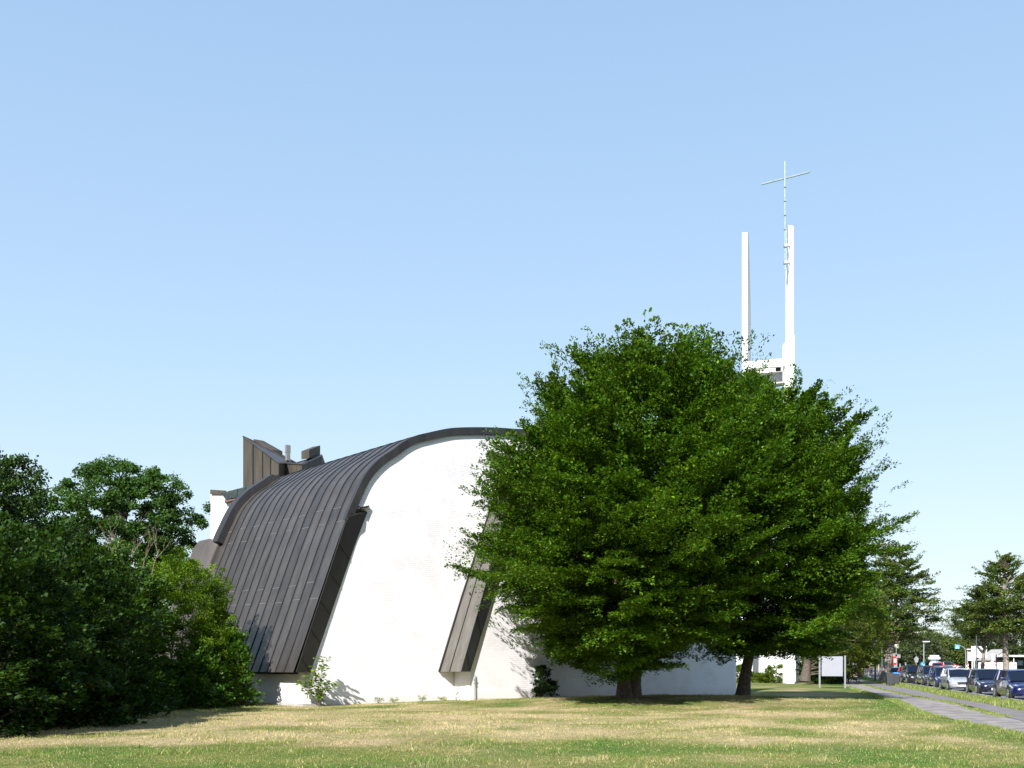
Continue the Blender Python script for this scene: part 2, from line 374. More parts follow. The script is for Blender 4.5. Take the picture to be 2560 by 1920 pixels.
# blades of grass over the near lawn
def grass_blades():
    parts = []; cols = []
    for (y0, y1, dens, hh, ww) in ((14.5, 20, 900, .075, .011), (20, 27, 520, .075, .013), (27, 36, 400, .07, .015), (36, 50, 210, .065, .019)):
        xa, xb = -.56*y1, .56*y1; n = int((xb-xa)*(y1-y0)*dens)
        x = rng.uniform(xa, xb, n); y = rng.uniform(y0, y1, n)
        ok = (np.abs(x) < .56*y) & (x < pe_x(y)+.1*rng.standard_normal(n)-.02) & ((y < 41.3) | (x > -9.6) | (x < -9)) 
        ok &= (((x+8.32)*.643-(y-42.25)*.766) > -.05) | (x < -9.2)
        x, y = x[ok], y[ok]; n = len(x)
        t = grass_tint(x, y); tall = np.clip((vnoise(x, y, 21, 3, .7)-.45)*4, .35, 1.9)
        h = hh*rng.uniform(.4, 1.3, n)*tall; a = rng.uniform(0, 2*math.pi, n); ln = rng.uniform(.1, .9, n)*h*(1.1)
        b = rng.uniform(0, 2*math.pi, n); wd = ww*rng.uniform(.6, 1.3, n)
        z = GH(x, y)-.004
        p0 = np.stack([x-np.cos(a)*wd/2, y-np.sin(a)*wd/2, z], -1); p1 = np.stack([x+np.cos(a)*wd/2, y+np.sin(a)*wd/2, z], -1)
        p2 = np.stack([x+np.cos(b)*ln, y+np.sin(b)*ln, z+h], -1)
        parts.append(np.stack([p0, p1, p2], 1))
        v = rng.uniform(.65, 1.45, (n, 1)); sw = rng.uniform(0, 1, (n, 1))
        c = np.where(sw < .10, STRAW*1.1, np.where(sw > .86, GREEN*1.2, t))*v; cols.append(c)
    # verge by the parked cars and the grassy seam between the two paths
    for (fl, fr, y0, y1, dens, hh) in ((lambda y: cyc_r(y)-.05, lambda y: kx(y)-.12, 36, 100, 60, .12), (lambda y: div_l(y)-.22, lambda y: div_l(y)+.42, 33, 95, 40, .05), (lambda y: pe_x(y)-.35, lambda y: pe_x(y)+.12, 22, 80, 60, .09)):
        n = int((y1-y0)*3*dens*2.2); y = y0+(y1-y0)*rng.uniform(0, 1, n)**1.4; u = rng.uniform(0, 1, n); x = fl(y)+(fr(y)-fl(y))*u
        ok = (x < .56*y) & ((vnoise(x, y, 33, 3, 1.2) > .42) | (hh > .15)); x, y = x[ok], y[ok]; n = len(x)
        h = hh*rng.uniform(.3, 1.4, n); a = rng.uniform(0, 6.28, n); b = rng.uniform(0, 6.28, n); wd = .008+.0002*y
        z = GH(x, y)
        p0 = np.stack([x-np.cos(a)*wd, y-np.sin(a)*wd, z], -1); p1 = np.stack([x+np.cos(a)*wd, y+np.sin(a)*wd, z], -1)
        p2 = np.stack([x+np.cos(b)*h*.4, y+np.sin(b)*h*.4, z+h], -1); parts.append(np.stack([p0, p1, p2], 1))
        c = (np.array([.17, .215, .055])*rng.uniform(.6, 1.5, (n, 1))); f = rng.uniform(0, 1, (n, 1)); c = np.where(f > .9, np.array([.45, .40, .2]), c)
        if hh > .15: c = np.where(f > .985, np.array([.7, .55, .02]), c); c = np.where(f < .02, np.array([.6, .6, .55]), c)
        cols.append(c)
    o = np_mesh('grass', np.concatenate(parts), 3, M['blade'], None, np.concatenate(cols))
    tag(o, 'dry straw and green grass blades growing over the mown lawn', 'grass', kind='stuff')
grass_blades()

# ------------------------------------------------------------------ the church (local frame: x along the white wall, y = into the building)
CA = R(40); CO = Vector((-8.32, 42.25, 0))
cd = Vector((math.cos(CA), math.sin(CA), 0)); cn = Vector((math.sin(CA), -math.cos(CA), 0))
church = empty('church', CO, CA, 'white brick church with a brown copper barrel roof sweeping down to the lawn', 'church')
def P(px, py, v=0):
    """photo pixel on the plane v metres in front of the white wall -> local point"""
    ray = Vector(((px-1280)/F, 1, (HZ-py)/F)); o = Vector((0, 0, CH))
    t = ((CO-o).dot(cn)+v)/ray.dot(cn); p = o+ray*t-CO
    return Vector((p.dot(cd), -v, p.z))
VR = .42; VT = .09
top_px = [(864,1300),(876,1268),(890,1236),(905,1203),(923,1175.6),(952,1146),(985,1124),(1010,1105.5),(1039,1091),(1071,1083),(1105,1075.5),(1136,1071),(1188,1069.6),(1240,1070.5),(1285,1073.5),(1362,1079)]
low_px = [(741,1681),(767,1600),(794,1518),(816,1452),(832,1403),(847,1358),(858,1325)]
skin_px = [(733,1681),(763,1595),(793,1505),(815,1440),(834,1383),(851,1335)]
prof = [P(x, y, VT) for x, y in skin_px]+[P(x, y, VT) for x, y in top_px]
u_end = 28.4
last = prof[-1]
for du, dz in ((3, -.25), (6, -.9), (9, -1.9), (12, -3.0)): prof.append(Vector((last.x+du, last.y, last.z+dz)))
def smooth_curve(pts, n):
    """even resampling with a Catmull-Rom spline"""
    pts = [Vector(p) for p in pts]; out = []
    for i in range(len(pts)-1):
        p0, p1, p2, p3 = pts[max(i-1, 0)], pts[i], pts[i+1], pts[min(i+2, len(pts)-1)]
        for k in range(n):
            t = k/n
            out.append(.5*((2*p1)+(p2-p0)*t+(2*p0-5*p1+4*p2-p3)*t*t+(3*p1-p0-3*p2+p3)*t**3))
    out.append(pts[-1]); return out
uz = smooth_curve([Vector((p.x, 0, p.z)) for p in prof], 4)
LEN = 12.3
def nrm2(pl, i):
    a = pl[max(i-1, 0)]; b = pl[min(i+1, len(pl)-1)]; t = (b-a).normalized(); return Vector((-t.z, 0, t.x))
i_fin = (len(low_px)-1)*4+2              # below this station the copper stands proud of the wall
def near_y(i): return -VT
mb = MB(); NS = 16
cols_ = [0]+[k/NS for k in range(1, NS+1)]
vs = []
for i, p in enumerate(uz):
    y0 = near_y(i)
    for c in cols_: vs.append((p.x, y0+(LEN-y0)*c, p.z))
W_ = len(cols_)
mb.add(vs, [(i*W_+k, i*W_+k+1, (i+1)*W_+k+1, (i+1)*W_+k) for i in range(len(uz)-1) for k in range(W_-1)])
# inside skin
inn = [p-nrm2(uz, i)*.22 for i, p in enumerate(uz)]
vs = []
for i, p in enumerate(inn):
    for c in (0, 1): vs.append((p.x, near_y(i)*.9+(LEN-near_y(i))*c, p.z))
mb.add(vs, [(i*2, (i+1)*2, (i+1)*2+1, i*2+1) for i in range(len(inn)-1)])
# standing seams
mb.mi = 1
for k in range(1, NS):
    vs = []; 
    for i, p in enumerate(uz):
        n_ = nrm2(uz, i); y0 = near_y(i); yc = -VT+(LEN+VT)*k/NS
        for (dy, dn) in ((-.017, -.01), (-.017, .034), (.017, .034), (.017, -.01)):
            q = p+n_*dn; vs.append((q.x, yc+dy, q.z))
    mb.add(vs, [(i*4+a, i*4+a+1, (i+1)*4+a+1, (i+1)*4+a) for i in range(len(uz)-1) for a in range(3)])
# lap joints, staggered
mb.mi = 2
cum = [0]
for i in range(1, len(uz)): cum.append(cum[-1]+(uz[i]-uz[i-1]).length)
def at_s(s):
    for i in range(1, len(uz)):
        if cum[i] >= s:
            t = (s-cum[i-1])/(cum[i]-cum[i-1]); return uz[i-1].lerp(uz[i], t), nrm2(uz, i), (uz[i]-uz[i-1]).normalized()
    return uz[-1], nrm2(uz, len(uz)-1), Vector((1, 0, 0))
for k in range(NS):
    ya = -VT+(LEN+VT)*k/NS+.05; yb = -VT+(LEN+VT)*(k+1)/NS-.05
    for s0 in (3.3, 6.9):
        s = s0+(.75 if k % 2 else 0)+random.uniform(-.06, .06); p, n_, t_ = at_s(s)
        a = p+n_*.006-t_*.012; b = p+n_*.006+t_*.012
        mb.add([(a.x, ya, a.z), (a.x, yb, a.z), (b.x, yb, b.z), (b.x, ya, b.z)], [(0, 1, 2, 3)])
roof = mb.build('roof', [M['copper'], M['copper_seam'], M['solder']], church, smooth=True)

# rim along the gable and the wide dark reveal on the falling edge
wall_edge_px = [(776,1681),(808,1590),(841,1495),(869,1415),(894,1345),(919,1280)]
mb = MB(); vs = []
inner_low = smooth_curve([P(x, y, .01) for x, y in wall_edge_px], 6)
outer_low = smooth_curve([P(x, y, VR) for x, y in low_px+[(866,1302),(873,1291),(884,1283)]], 4)
def resample(pl, n):
    c = [0]
    for i in range(1, len(pl)): c.append(c[-1]+(pl[i]-pl[i-1]).length)
    out = []
    for k in range(n):
        s = c[-1]*k/(n-1); j = 1
        while j < len(pl)-1 and c[j] < s: j += 1
        out.append(pl[j-1].lerp(pl[j], (s-c[j-1])/(c[j]-c[j-1])))
    return out
A_, B_ = resample(outer_low, 24), resample(inner_low, 24)
vs = []
for a, b in zip(A_, B_): vs += [a, a+Vector((.16, VR-.05, 0)), b, b+Vector((0, .5, 0))]
mb.add(vs, [(i*4+q0, i*4+q1, (i+1)*4+q1, (i+1)*4+q0) for i in range(23) for q0, q1 in ((0, 2), (2, 3))])
mb.mi = 1; mb.add(vs, [(i*4, i*4+1, (i+1)*4+1, (i+1)*4) for i in range(23)]); mb.mi = 0
a, b = A_[-1], B_[-1]
mb.add([a, b, b+Vector((0, .6, .02)), a+Vector((.1, .6, .02))], [(0, 1, 2, 3)])          # top of the reveal
mb.add([A_[0], B_[0], B_[0]+Vector((0, .8, 0)), A_[0]+Vector((0, .8, 0))], [(0, 1, 2, 3)])
for t in (.12, .28, .45, .62, .8):                                                           # panel joints
    i = int(t*23); p, q = A_[i]+Vector((0,-.012,0)), B_[max(i-2, 0)]+Vector((0,-.012,0))
    mb.tube([p, q], .012, 4)
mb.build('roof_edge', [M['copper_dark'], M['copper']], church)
# light metal cap on top of the reveal
mb = MB(); p, q = P(900, 1272, .3), P(923, 1267.5, .12)
mb.add([p+Vector((0,0,.0)), q, q+Vector((0, .5, .02)), p+Vector((0, .3, .02)), p+Vector((0,0,.07)), q+Vector((0,0,.07)), q+Vector((0, .5, .09)), p+Vector((0, .3, .09))],
       [(0,1,2,3),(4,5,6,7),(0,1,5,4),(1,2,6,5),(2,3,7,6),(3,0,4,7)])
mb.build('edge_cap', M['copper'], church)
# rim band
top_curve = smooth_curve([P(x, y, VT) for x, y in top_px]+[Vector((last.x+du, last.y, last.z+dz)) for du, dz in ((3, -.25), (6, -.9), (9, -1.9), (12, -3.0))], 4)
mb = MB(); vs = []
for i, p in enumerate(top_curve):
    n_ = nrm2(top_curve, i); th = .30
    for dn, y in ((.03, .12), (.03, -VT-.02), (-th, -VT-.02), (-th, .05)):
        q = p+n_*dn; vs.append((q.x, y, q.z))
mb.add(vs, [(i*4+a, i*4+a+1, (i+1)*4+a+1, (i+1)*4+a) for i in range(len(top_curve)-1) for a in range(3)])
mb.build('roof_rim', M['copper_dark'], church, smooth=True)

# far rim: raised, stops part way up the vault
def to_px(q):
    wp = CO+cd*q.x-cn*q.y+Vector((0, 0, q.z)); return 1280+F*wp.x/wp.y, HZ-F*(wp.z-CH)/wp.y
ss = [s_ for s_ in np.linspace(4, 20, 400) if to_px(Vector((at_s(s_)[0].x, LEN, at_s(s_)[0].z)))[1] < 1362 and to_px(Vector((at_s(s_)[0].x, LEN, at_s(s_)[0].z)))[0] < 697]
S0, S1 = ss[0], ss[-1]
far = [at_s(s) for s in np.linspace(S0, S1, 30)]
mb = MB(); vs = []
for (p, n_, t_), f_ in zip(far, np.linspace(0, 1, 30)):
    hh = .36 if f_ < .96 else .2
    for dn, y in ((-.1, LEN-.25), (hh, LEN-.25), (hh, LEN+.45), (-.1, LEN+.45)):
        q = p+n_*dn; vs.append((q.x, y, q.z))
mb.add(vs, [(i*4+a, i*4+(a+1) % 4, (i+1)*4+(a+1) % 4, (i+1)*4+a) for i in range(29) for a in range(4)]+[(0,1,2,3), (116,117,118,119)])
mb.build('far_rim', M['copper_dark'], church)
# rear copper bay leaning out behind the rim
mb = MB(); vs = []
for s in np.linspace(0, S0+.15, 18):
    p, n_, t_ = at_s(s); k = .62 if s < S0 else .5
    for dn, y in ((-.2, LEN+.1), (k*.25, LEN+.1), (k, LEN+.5), (k, LEN+1.9), (-.2, LEN+1.9)):
        q = p+n_*dn; vs.append((q.x, y, q.z))
mb.add(vs, [(i*5+a, i*5+(a+1) % 5, (i+1)*5+(a+1) % 5, (i+1)*5+a) for i in range(17) for a in range(5)]+[(0,1,2,3,4), tuple(85+k for k in range(5))])
mb.build('copper_bay', copper('matt copper', (.042, .037, .034), (.085, .073, .064), rough=.75, metal=.05), church, bevel=.05)

# white gable wall
def wpoly(pts): return [(p.x, p.z) for p in pts]
Lw = [P(776, 1765, 0), P(776, 1681, 0)]+[P(x, y, 0)+Vector((-.02, 0, 0)) for x, y in wall_edge_px[1:]]
Lw[0].z = -.3
tc_ = [p+nrm2(top_curve, i)*-.06 for i, p in enumerate(top_curve) if p.x > P(880, 1250, 0).x]
poly = wpoly(Lw)+wpoly(tc_)+[(u_end-.3, tc_[-1].z-.1), (u_end-.3, -.3)]
mb = MB(); mb.prism(poly, 0, .38, 'y'); mb.build('wall', M['brick'], church)
# side wall under the roof foot, left facing, and the far end walls
mb = MB()
mb.box((-.05, LEN/2+.3, .70), (.40, LEN-.2, 1.9))
mb.build('wall', M['brick'], church)
mb = MB(); pl = [((p-nrm2(uz, i)*.4).x, (p-nrm2(uz, i)*.4).z) for i, p in enumerate(uz)]; mb.prism([(pl[0][0]+.3, -.3)]+pl+[(u_end-.3, pl[-1][1]), (u_end-.3, -.3)], LEN-.3, LEN, 'y'); mb.build('wall', M['brick'], church)
mb = MB(); mb.box((-.1, .9, .02), (.9, 2.6, .16)); mb.build('plinth', M['kerb'], church)

# second wall, stepped forward beyond the leaning copper fin
V2 = 1.3
finL = [P(1095, 1679, .0), P(1150, 1498, 0), P(1242, 1216, 0), P(1252, 1190, 0)]
finM = [P(1154, 1679, V2+.4), P(1190, 1552, V2+.4), P(1228.6, 1414, V2+.4), P(1283, 1216, V2+.4), P(1290, 1190, V2+.4)]
finR = [P(1175.7, 1679, V2), P(1212, 1560, V2), P(1250, 1436, V2), P(1302, 1216, V2), P(1309, 1190, V2)]
a_, b_, c_ = resample(finL, 12), resample(finM, 12), resample(finR, 12)
mb = MB(); vs = []
for a, b in zip(a_, b_): 
    m_ = a.lerp(b, .5); vs += [a, m_, b]
mb.add(vs, [(i*3+k, i*3+k+1, (i+1)*3+k+1, (i+1)*3+k) for i in range(11) for k in (0, 1)])
mb.mi = 1
for pl in ([a.lerp(b, .5) for a, b in zip(a_, b_)], b_): mb.tube([p+Vector((-.02, 0, 0)) for p in pl], .022, 5)
mb.tube([a.lerp(b, .08)+Vector((-.03, 0, 0)) for a, b in zip(a_, b_)], .05, 5)
mb.mi = 0
mb.add([a_[-1], b_[-1], c_[-1]+Vector((0,.3,0))], [(0, 1, 2)]); mb.add([a_[0], b_[0], c_[0], c_[0]+Vector((0, 1.3, 0))], [(0, 1, 2, 3)])
mb.build('copper_fin', [M['copper_pale'], M['copper_seam']], church)
mb = MB(); vs = []
for b, c in zip(b_, c_): vs += [b, c, c+Vector((.01, .4, 0))]
mb.add(vs, [(i*3+k, i*3+k+1, (i+1)*3+k+1, (i+1)*3+k) for i in range(11) for k in (0, 1)])
for t in (1, 3, 5, 7, 9): mb.tube([b_[t]+Vector((0,-.01,0)), c_[t-1]+Vector((0,-.01,0))], .012, 4)
mb.build('fin_reveal', M['copper_dark'], church)
w2top = P(1250, 1428, V2).z
u2a = P(1176, 1760, V2).x; u2b = P(1836, 1731, V2).x
pl = [(u2a, -.3), (u2a, finR[0].z)]+[(p.x, p.z) for p in c_ if p.z < w2top-.1]+[(P(1252, 1428, V2).x, w2top), (u2b, w2top), (u2b, -.3)]
mb = MB(); mb.prism(pl, -V2, -V2+.4, 'y')
mb.box((u2b-.2, -V2/2+4, w2top/2-.15), (.4, 8.5, w2top+.3)); mb.build('wall', M['brick'], church)
mb = MB(); mb.box((u2a+.2, -V2/2+.02, .55), (.3, V2-.08, 1.7)); mb.build('wall', M['brick'], church)
mb = MB(); mb.box(((u2a+u2b)/2+1, -V2/2+.05, w2top+.06), (u2b-u2a-2, V2+.3, .12)); mb.build('ledge', M['copper_dark'], church)
# window band above, between the low wall and the vault
x0 = P(1290, 1300, 0).x; x1 = x0+14
mb = MB(); z0, z1 = w2top+.12, w2top+3.4
mb.box(((x0+x1)/2, -.05, z0+.08), (x1-x0, .14, .16)); mb.box(((x0+x1)/2, -.05, z1), (x1-x0, .14, .16))
for k in range(15): mb.box((x0+k*1.0, -.06, (z0+z1)/2), (.18, .16, z1-z0))
win = mb.build('window', M['frame'], church)
for k in range(14):
    g = MB(); g.box((x0+k+.5, -.03, (z0+z1)/2), (.80, .03, z1-z0-.2)); g.build('pane', M['glass'], win)
# lightning conductor at the wall foot
mb = MB(); p = P(1187, 1755, V2+.08); q = P(1187, 1686, V2+.08)
mb.tube([p, q], .025, 6); mb.box((q.x, q.y, q.z-.25), (.14, .05, .05)); mb.box((q.x, q.y, q.z-.4), (.1, .05, .05)); mb.build('lightning_conductor', M['steel'], church)

# building block behind with white wall, cap and gutter
def to_loc(p): 
    q = Vector(p)-CO; return Vector((q.dot(cd), -q.dot(cn), q.z))
mb = MB()
a = at(527, 1235, 58.5); fd = Vector((.80, -.60, 0)); bd = Vector((.60, .80, 0))
A0 = a; B0 = a+fd*5.0
zt = a.z
pts = []
for z in (-.2, zt):
    for q in (A0, B0, B0+bd*6, A0+bd*6): pts.append(to_loc((q.x, q.y, z)))
mb.add(pts, [(0,3,2,1),(4,5,6,7),(0,1,5,4),(1,2,6,5),(2,3,7,6),(3,0,4,7)]); mb.build('wall', M['brick'], church)
def quadbox(name, pa, pb, dz, dd, m):
    """beam between two world points, dz tall, dd deep to the back"""
    mb = MB(); bk = Vector((.1, 1, 0))*dd; vs = []
    for q in (pa, pb, pb+bk, pa+bk): vs.append(to_loc(q))
    for q in (pa, pb, pb+bk, pa+bk): vs.append(to_loc(q)+Vector((0, 0, dz)))
    mb.add(vs, [(0,3,2,1),(4,5,6,7),(0,1,5,4),(1,2,6,5),(2,3,7,6),(3,0,4,7)]); return mb.build(name, m, church)
quadbox('parapet_cap', at(525.5, 1234.5, 58.3), at(563, 1237, 57.6), .24, 1.2, M['copper_old'])
mb = MB()
g = [at(551, 1233, 57.3), at(637, 1211, 56.2), at(622, 1236, 56.4), at(564, 1249, 57.2)]
bk = Vector((0, .5, .05)); vs = [to_loc(q) for q in g]+[to_loc(q+bk) for q in g]
mb.add(vs, [(0,1,2,3),(7,6,5,4),(0,1,5,4),(1,2,6,5),(2,3,7,6),(3,0,4,7)]); 
for t in (.25, .5, .75): mb.tube([to_loc(g[0].lerp(g[1], t)+Vector((0,-.03,0))), to_loc(g[3].lerp(g[2], t)+Vector((0,-.03,0)))], .02, 4)
mb.build('gutter', M['verdigris'], church)
mb = MB(); g = [at(563, 1248, 57.25), at(602, 1239, 56.8), at(600, 1246, 56.8), at(560, 1256, 57.3)]
bk = Vector((0, .4, 0)); vs = [to_loc(q) for q in g]+[to_loc(q+bk) for q in g]
mb.add(vs, [(0,1,2,3),(7,6,5,4),(0,1,5,4),(1,2,6,5),(2,3,7,6),(3,0,4,7)]); mb.build('fascia', mat('red brown fascia', (.13, .075, .06), .7), church)

# copper lantern on the roof
lan = MB()
Bz = 8.5
pl = {'A': (607.8, 1092, 62.0), 'B': (696.5, 1159, 59.2), 'C': (714, 1159.5, 60.6), 'E': (755, 1162, 59.4), 'Fp': (804, 1138.5, 63.4)}
W3 = {k: at(*v) for k, v in pl.items()}
order = ['A', 'B', 'C', 'E', 'Fp']
mb = MB()
back = [Vector((W3['Fp'].x-.4, W3['Fp'].y+3.2, W3['Fp'].z+.1)), Vector((W3['E'].x-.6, W3['E'].y+4.6, W3['E'].z+.6)), Vector((W3['A'].x+1.0, W3['A'].y+3.4, W3['A'].z-.1))]
ring = [W3[k] for k in order]+back
top = [to_loc(p) for p in ring]; bot = [to_loc(Vector((p.x, p.y, Bz))) for p in ring]; n = len(ring)
mb.add(bot+top, [(i, (i+1) % n, (i+1) % n+n, i+n) for i in range(n)])
lantern = mb.build('lantern', M['copper_old'], church)
mb = MB(); ctr = to_loc(Vector((W3['C'].x+.25, W3['C'].y+1.7, W3['C'].z+.35)))
mb.add(top+[ctr], [(i, (i+1) % n, n) for i in range(n)]); 
for i in range(n): mb.tube([top[i]+Vector((0, 0, .02)), ctr+Vector((0, 0, .02))], .05, 5)
for i in range(n): mb.tube([top[i]+Vector((0, 0, .02)), top[(i+1) % n]+Vector((0, 0, .02))], .05, 5)
mb.build('lantern_roof', M['copper'], lantern)
mb = MB()   # vertical seams on the lit and dark faces
for (k0, k1, ts) in (('A', 'B', (.30, .57, .79)), ('E', 'Fp', (.33, .67))):
    for t in ts:
        q = W3[k0].lerp(W3[k1], t); d_ = Vector((-.02, -.03, 0)); a = to_loc(q+d_); mb.tube([Vector((a.x, a.y, Bz)), a], .03, 4)
mb.build('seam', M['copper_seam'], lantern)
def slab(name, pa, pb, h, depth, m, par):
    mb = MB(); bk = Vector((.15, 1, 0))*depth; vs = [to_loc(q) for q in (pa, pb, pb+bk, pa+bk)]
    vs += [v+Vector((0, 0, h)) for v in vs]
    mb.add(vs, [(0,3,2,1),(4,5,6,7),(0,1,5,4),(1,2,6,5),(2,3,7,6),(3,0,4,7)]); return mb.build(name, m, par)
# upper fins of the lantern
mb = MB()
q = [at(634, 1097.5, 63.6), at(681, 1124, 62.6), at(681, 1141, 62.6), at(634, 1128, 63.6)]
bk = Vector((.5, .5, 0)); vs = [to_loc(p) for p in q]+[to_loc(p+bk) for p in q]
mb.add(vs, [(0,1,2,3),(7,6,5,4),(0,1,5,4),(1,2,6,5),(2,3,7,6),(3,0,4,7)]); mb.build('upper_fin', M['copper_old'], lantern)
mb = MB()
q = [at(773, 1124.5, 61.0), at(800.5, 1113.5, 64), at(800.5, 1142, 64), at(773, 1145, 61.0)]
bk = Vector((-.55, .4, 0)); vs = [to_loc(p) for p in q]+[to_loc(p+bk) for p in q]
mb.add(vs, [(0,1,2,3),(7,6,5,4),(0,1,5,4),(1,2,6,5),(2,3,7,6),(3,0,4,7)]); mb.build('upper_fin', M['copper_old'], lantern)
mb = MB(); p = at(719.5, 1131, 61.6); 
pl_ = to_loc(p); mb.box((pl_.x, pl_.y, pl_.z+.20), (.28, .20, .46)); mb.box((pl_.x, pl_.y, pl_.z-.25), (.22, .22, .5)); mb.build('vent', mat('dull zinc', (.15, .155, .155), .7), lantern)

# ------------------------------------------------------------------ bell tower
TB = at(1974, 1709, 92.6); TB.z = 0
tower = empty('bell_tower', TB, 0, 'tall white bell tower of two slender slabs joined by a cross beam', 'bell tower')
def tl(p): return Vector(p)-TB
def slab_tower(x_px, Y, wpx, depth, ang, ytop, name, notch):
    base = at(x_px, 1709, Y); s = Y/F; wdt = wpx*s; a = R(ang)
    ax = Vector((math.sin(a), math.cos(a), 0)); rt = Vector((1, 0, 0))
    zt = at(0, ytop, Y).z; mb = MB(); b0 = Vector((base.x, base.y, 0))
    # outline along depth (d, z): the top is cut with curved steps
    out = [(0, 0), (0, zt), (depth*.3, zt+.25), (depth*.55, zt-1.2), (depth*.8, zt-4.2), (depth, zt-7.5), (depth, 0)] if notch else [(0, 0), (0, zt-.5), (depth*.4, zt), (depth, zt), (depth, 0)]
    vs = []
    for k in (0, 1):
        for d, z in out: vs.append(tl(b0+ax*d+rt*wdt*k+Vector((0, 0, z))))
    n = len(out)
    mb.add(vs, [tuple(range(n)), tuple(range(2*n-1, n-1, -1))]+[(i, (i+1) % n, (i+1) % n+n, i+n) for i in range(n)])
    return mb.build(name, M['tower'], tower, bevel=.03)
slab_tower(1855.2, 95.5, 13.2, 2.4, 21, 581, 'tower_slab', True)
slab_tower(1974, 92.6, 10.5, 2.2, 5, 553, 'tower_slab', False)
mb = MB()       # wider lower leg of the right slab, then the beams
b = at(1963.7, 1709, 92.6); zt = at(0, 853, 92.6).z
mb.box(tuple(tl((b.x+.40, b.y+.45, zt/2))), (.72, 1.3, zt)); mb.box(tuple(tl((b.x+.52, b.y+.45, zt+.2))), (.48, 1.3, .6)); mb.build('lower_leg', M['tower'], tower, bevel=.03)
pa, pb = at(1868, 904, 95.0), at(1964, 896, 92.8)
def beam(name, pa, pb, h, dep, m, par=None):
    mb = MB(); bk = Vector((.45, .9, 0))*dep; vs = [tl(q) for q in (pa, pb, pb+bk, pa+bk)]; vs += [v-Vector((0, 0, h)) for v in vs]
    mb.add(vs, [(0,3,2,1),(4,5,6,7),(0,1,5,4),(1,2,6,5),(2,3,7,6),(3,0,4,7)]); return mb.build(name, m, par or tower)
beam('cross_beam', pa, pb, .68, .35, M['tower'])
beam('cross_beam', pa+Vector((.6, 1.3, -.1)), pb+Vector((.6, 1.3, -.05)), 1.95, .3, M['beam_shade'])  # back beam coloured grey for the shade it stands in
beam('louvre', at(1939, 919, 94.3), at(1952, 918, 94.1), .35, .05, M['dark'])
beam('cross_beam', at(1872, 968, 95), at(1962, 956, 93.2), .22, .3, M['frame'])
for (py) in (1030, 1150, 1270, 1390): beam('cross_beam', at(1872, py+4, 95), at(1964, py, 92.8), .5, .4, M['tower'])
mb = MB(); c = at(1957, 896, 92.6); zt = at(0, 866, 92.6).z
for dx in (0, .3): mb.tube([tl((c.x+dx, c.y, c.z-2)), tl((c.x+dx, c.y, zt))], .02, 5)
for k in range(9): z = c.z-1.8+k*.33; mb.tube([tl((c.x, c.y, z)), tl((c.x+.3, c.y, z))], .015, 4)
mb.build('ladder', M['steel'], tower)
# the cross
cross = empty('cross', at(1963, 614, 92.5), 0, 'slim pale green metal cross fixed to the top of the bell tower', 'cross')
cl = cross.location.copy()
mb = MB(); a = at(1962.5, 403, 92.5); b = at(1963.5, 675, 92.5); mb.tube([b-cl, a-cl], .085, 6); mb.build('upright', M['cross'], cross)
mb = MB(); a = at(1903, 461, 93.9); b = at(2024, 430, 91.2); mb.tube([a-cl, b-cl], .08, 6); mb.build('arm', M['cross'], cross)
for py in (469, 504, 539.5, 575): mb = MB(); p = at(1962.6, py, 92.5)-cl; mb.tube([p-Vector((0,0,.03)), p+Vector((0,0,.03))], .105, 8); mb.build('joint_ring', M['copper_dark'], cross)
for py in (614, 656):
    mb = MB(); p = at(1963.5, py, 92.5)-cl; mb.box((p.x+.17, p.y, p.z), (.42, .2, .16)); mb.box((p.x, p.y, p.z), (.3, .3, .3)); mb.build('bracket', M['steel'], cross)
# low white wall beside the tower
aw = at(1838, 1702, 101); 
annex = empty('parish_hall', (aw.x+2.5, 101, 0), 0, 'plain white rendered low building behind the tree trunk, left of the tower foot', 'building')
mb = MB(); mb.box((0, 3, 3), (7.5, 6, 6.2)); mb.build('wall', M['brick'], annex)
mb = MB(); mb.box((0, 3, 6.15), (7.9, 6.4, .22)); mb.build('roof_edge', M['copper_dark'], annex)
mb = MB(); mb.tube([(-2.7, -.1, 0), (-2.7, -.1, 6)], .05, 6); mb.build('downpipe', M['steel'], annex)

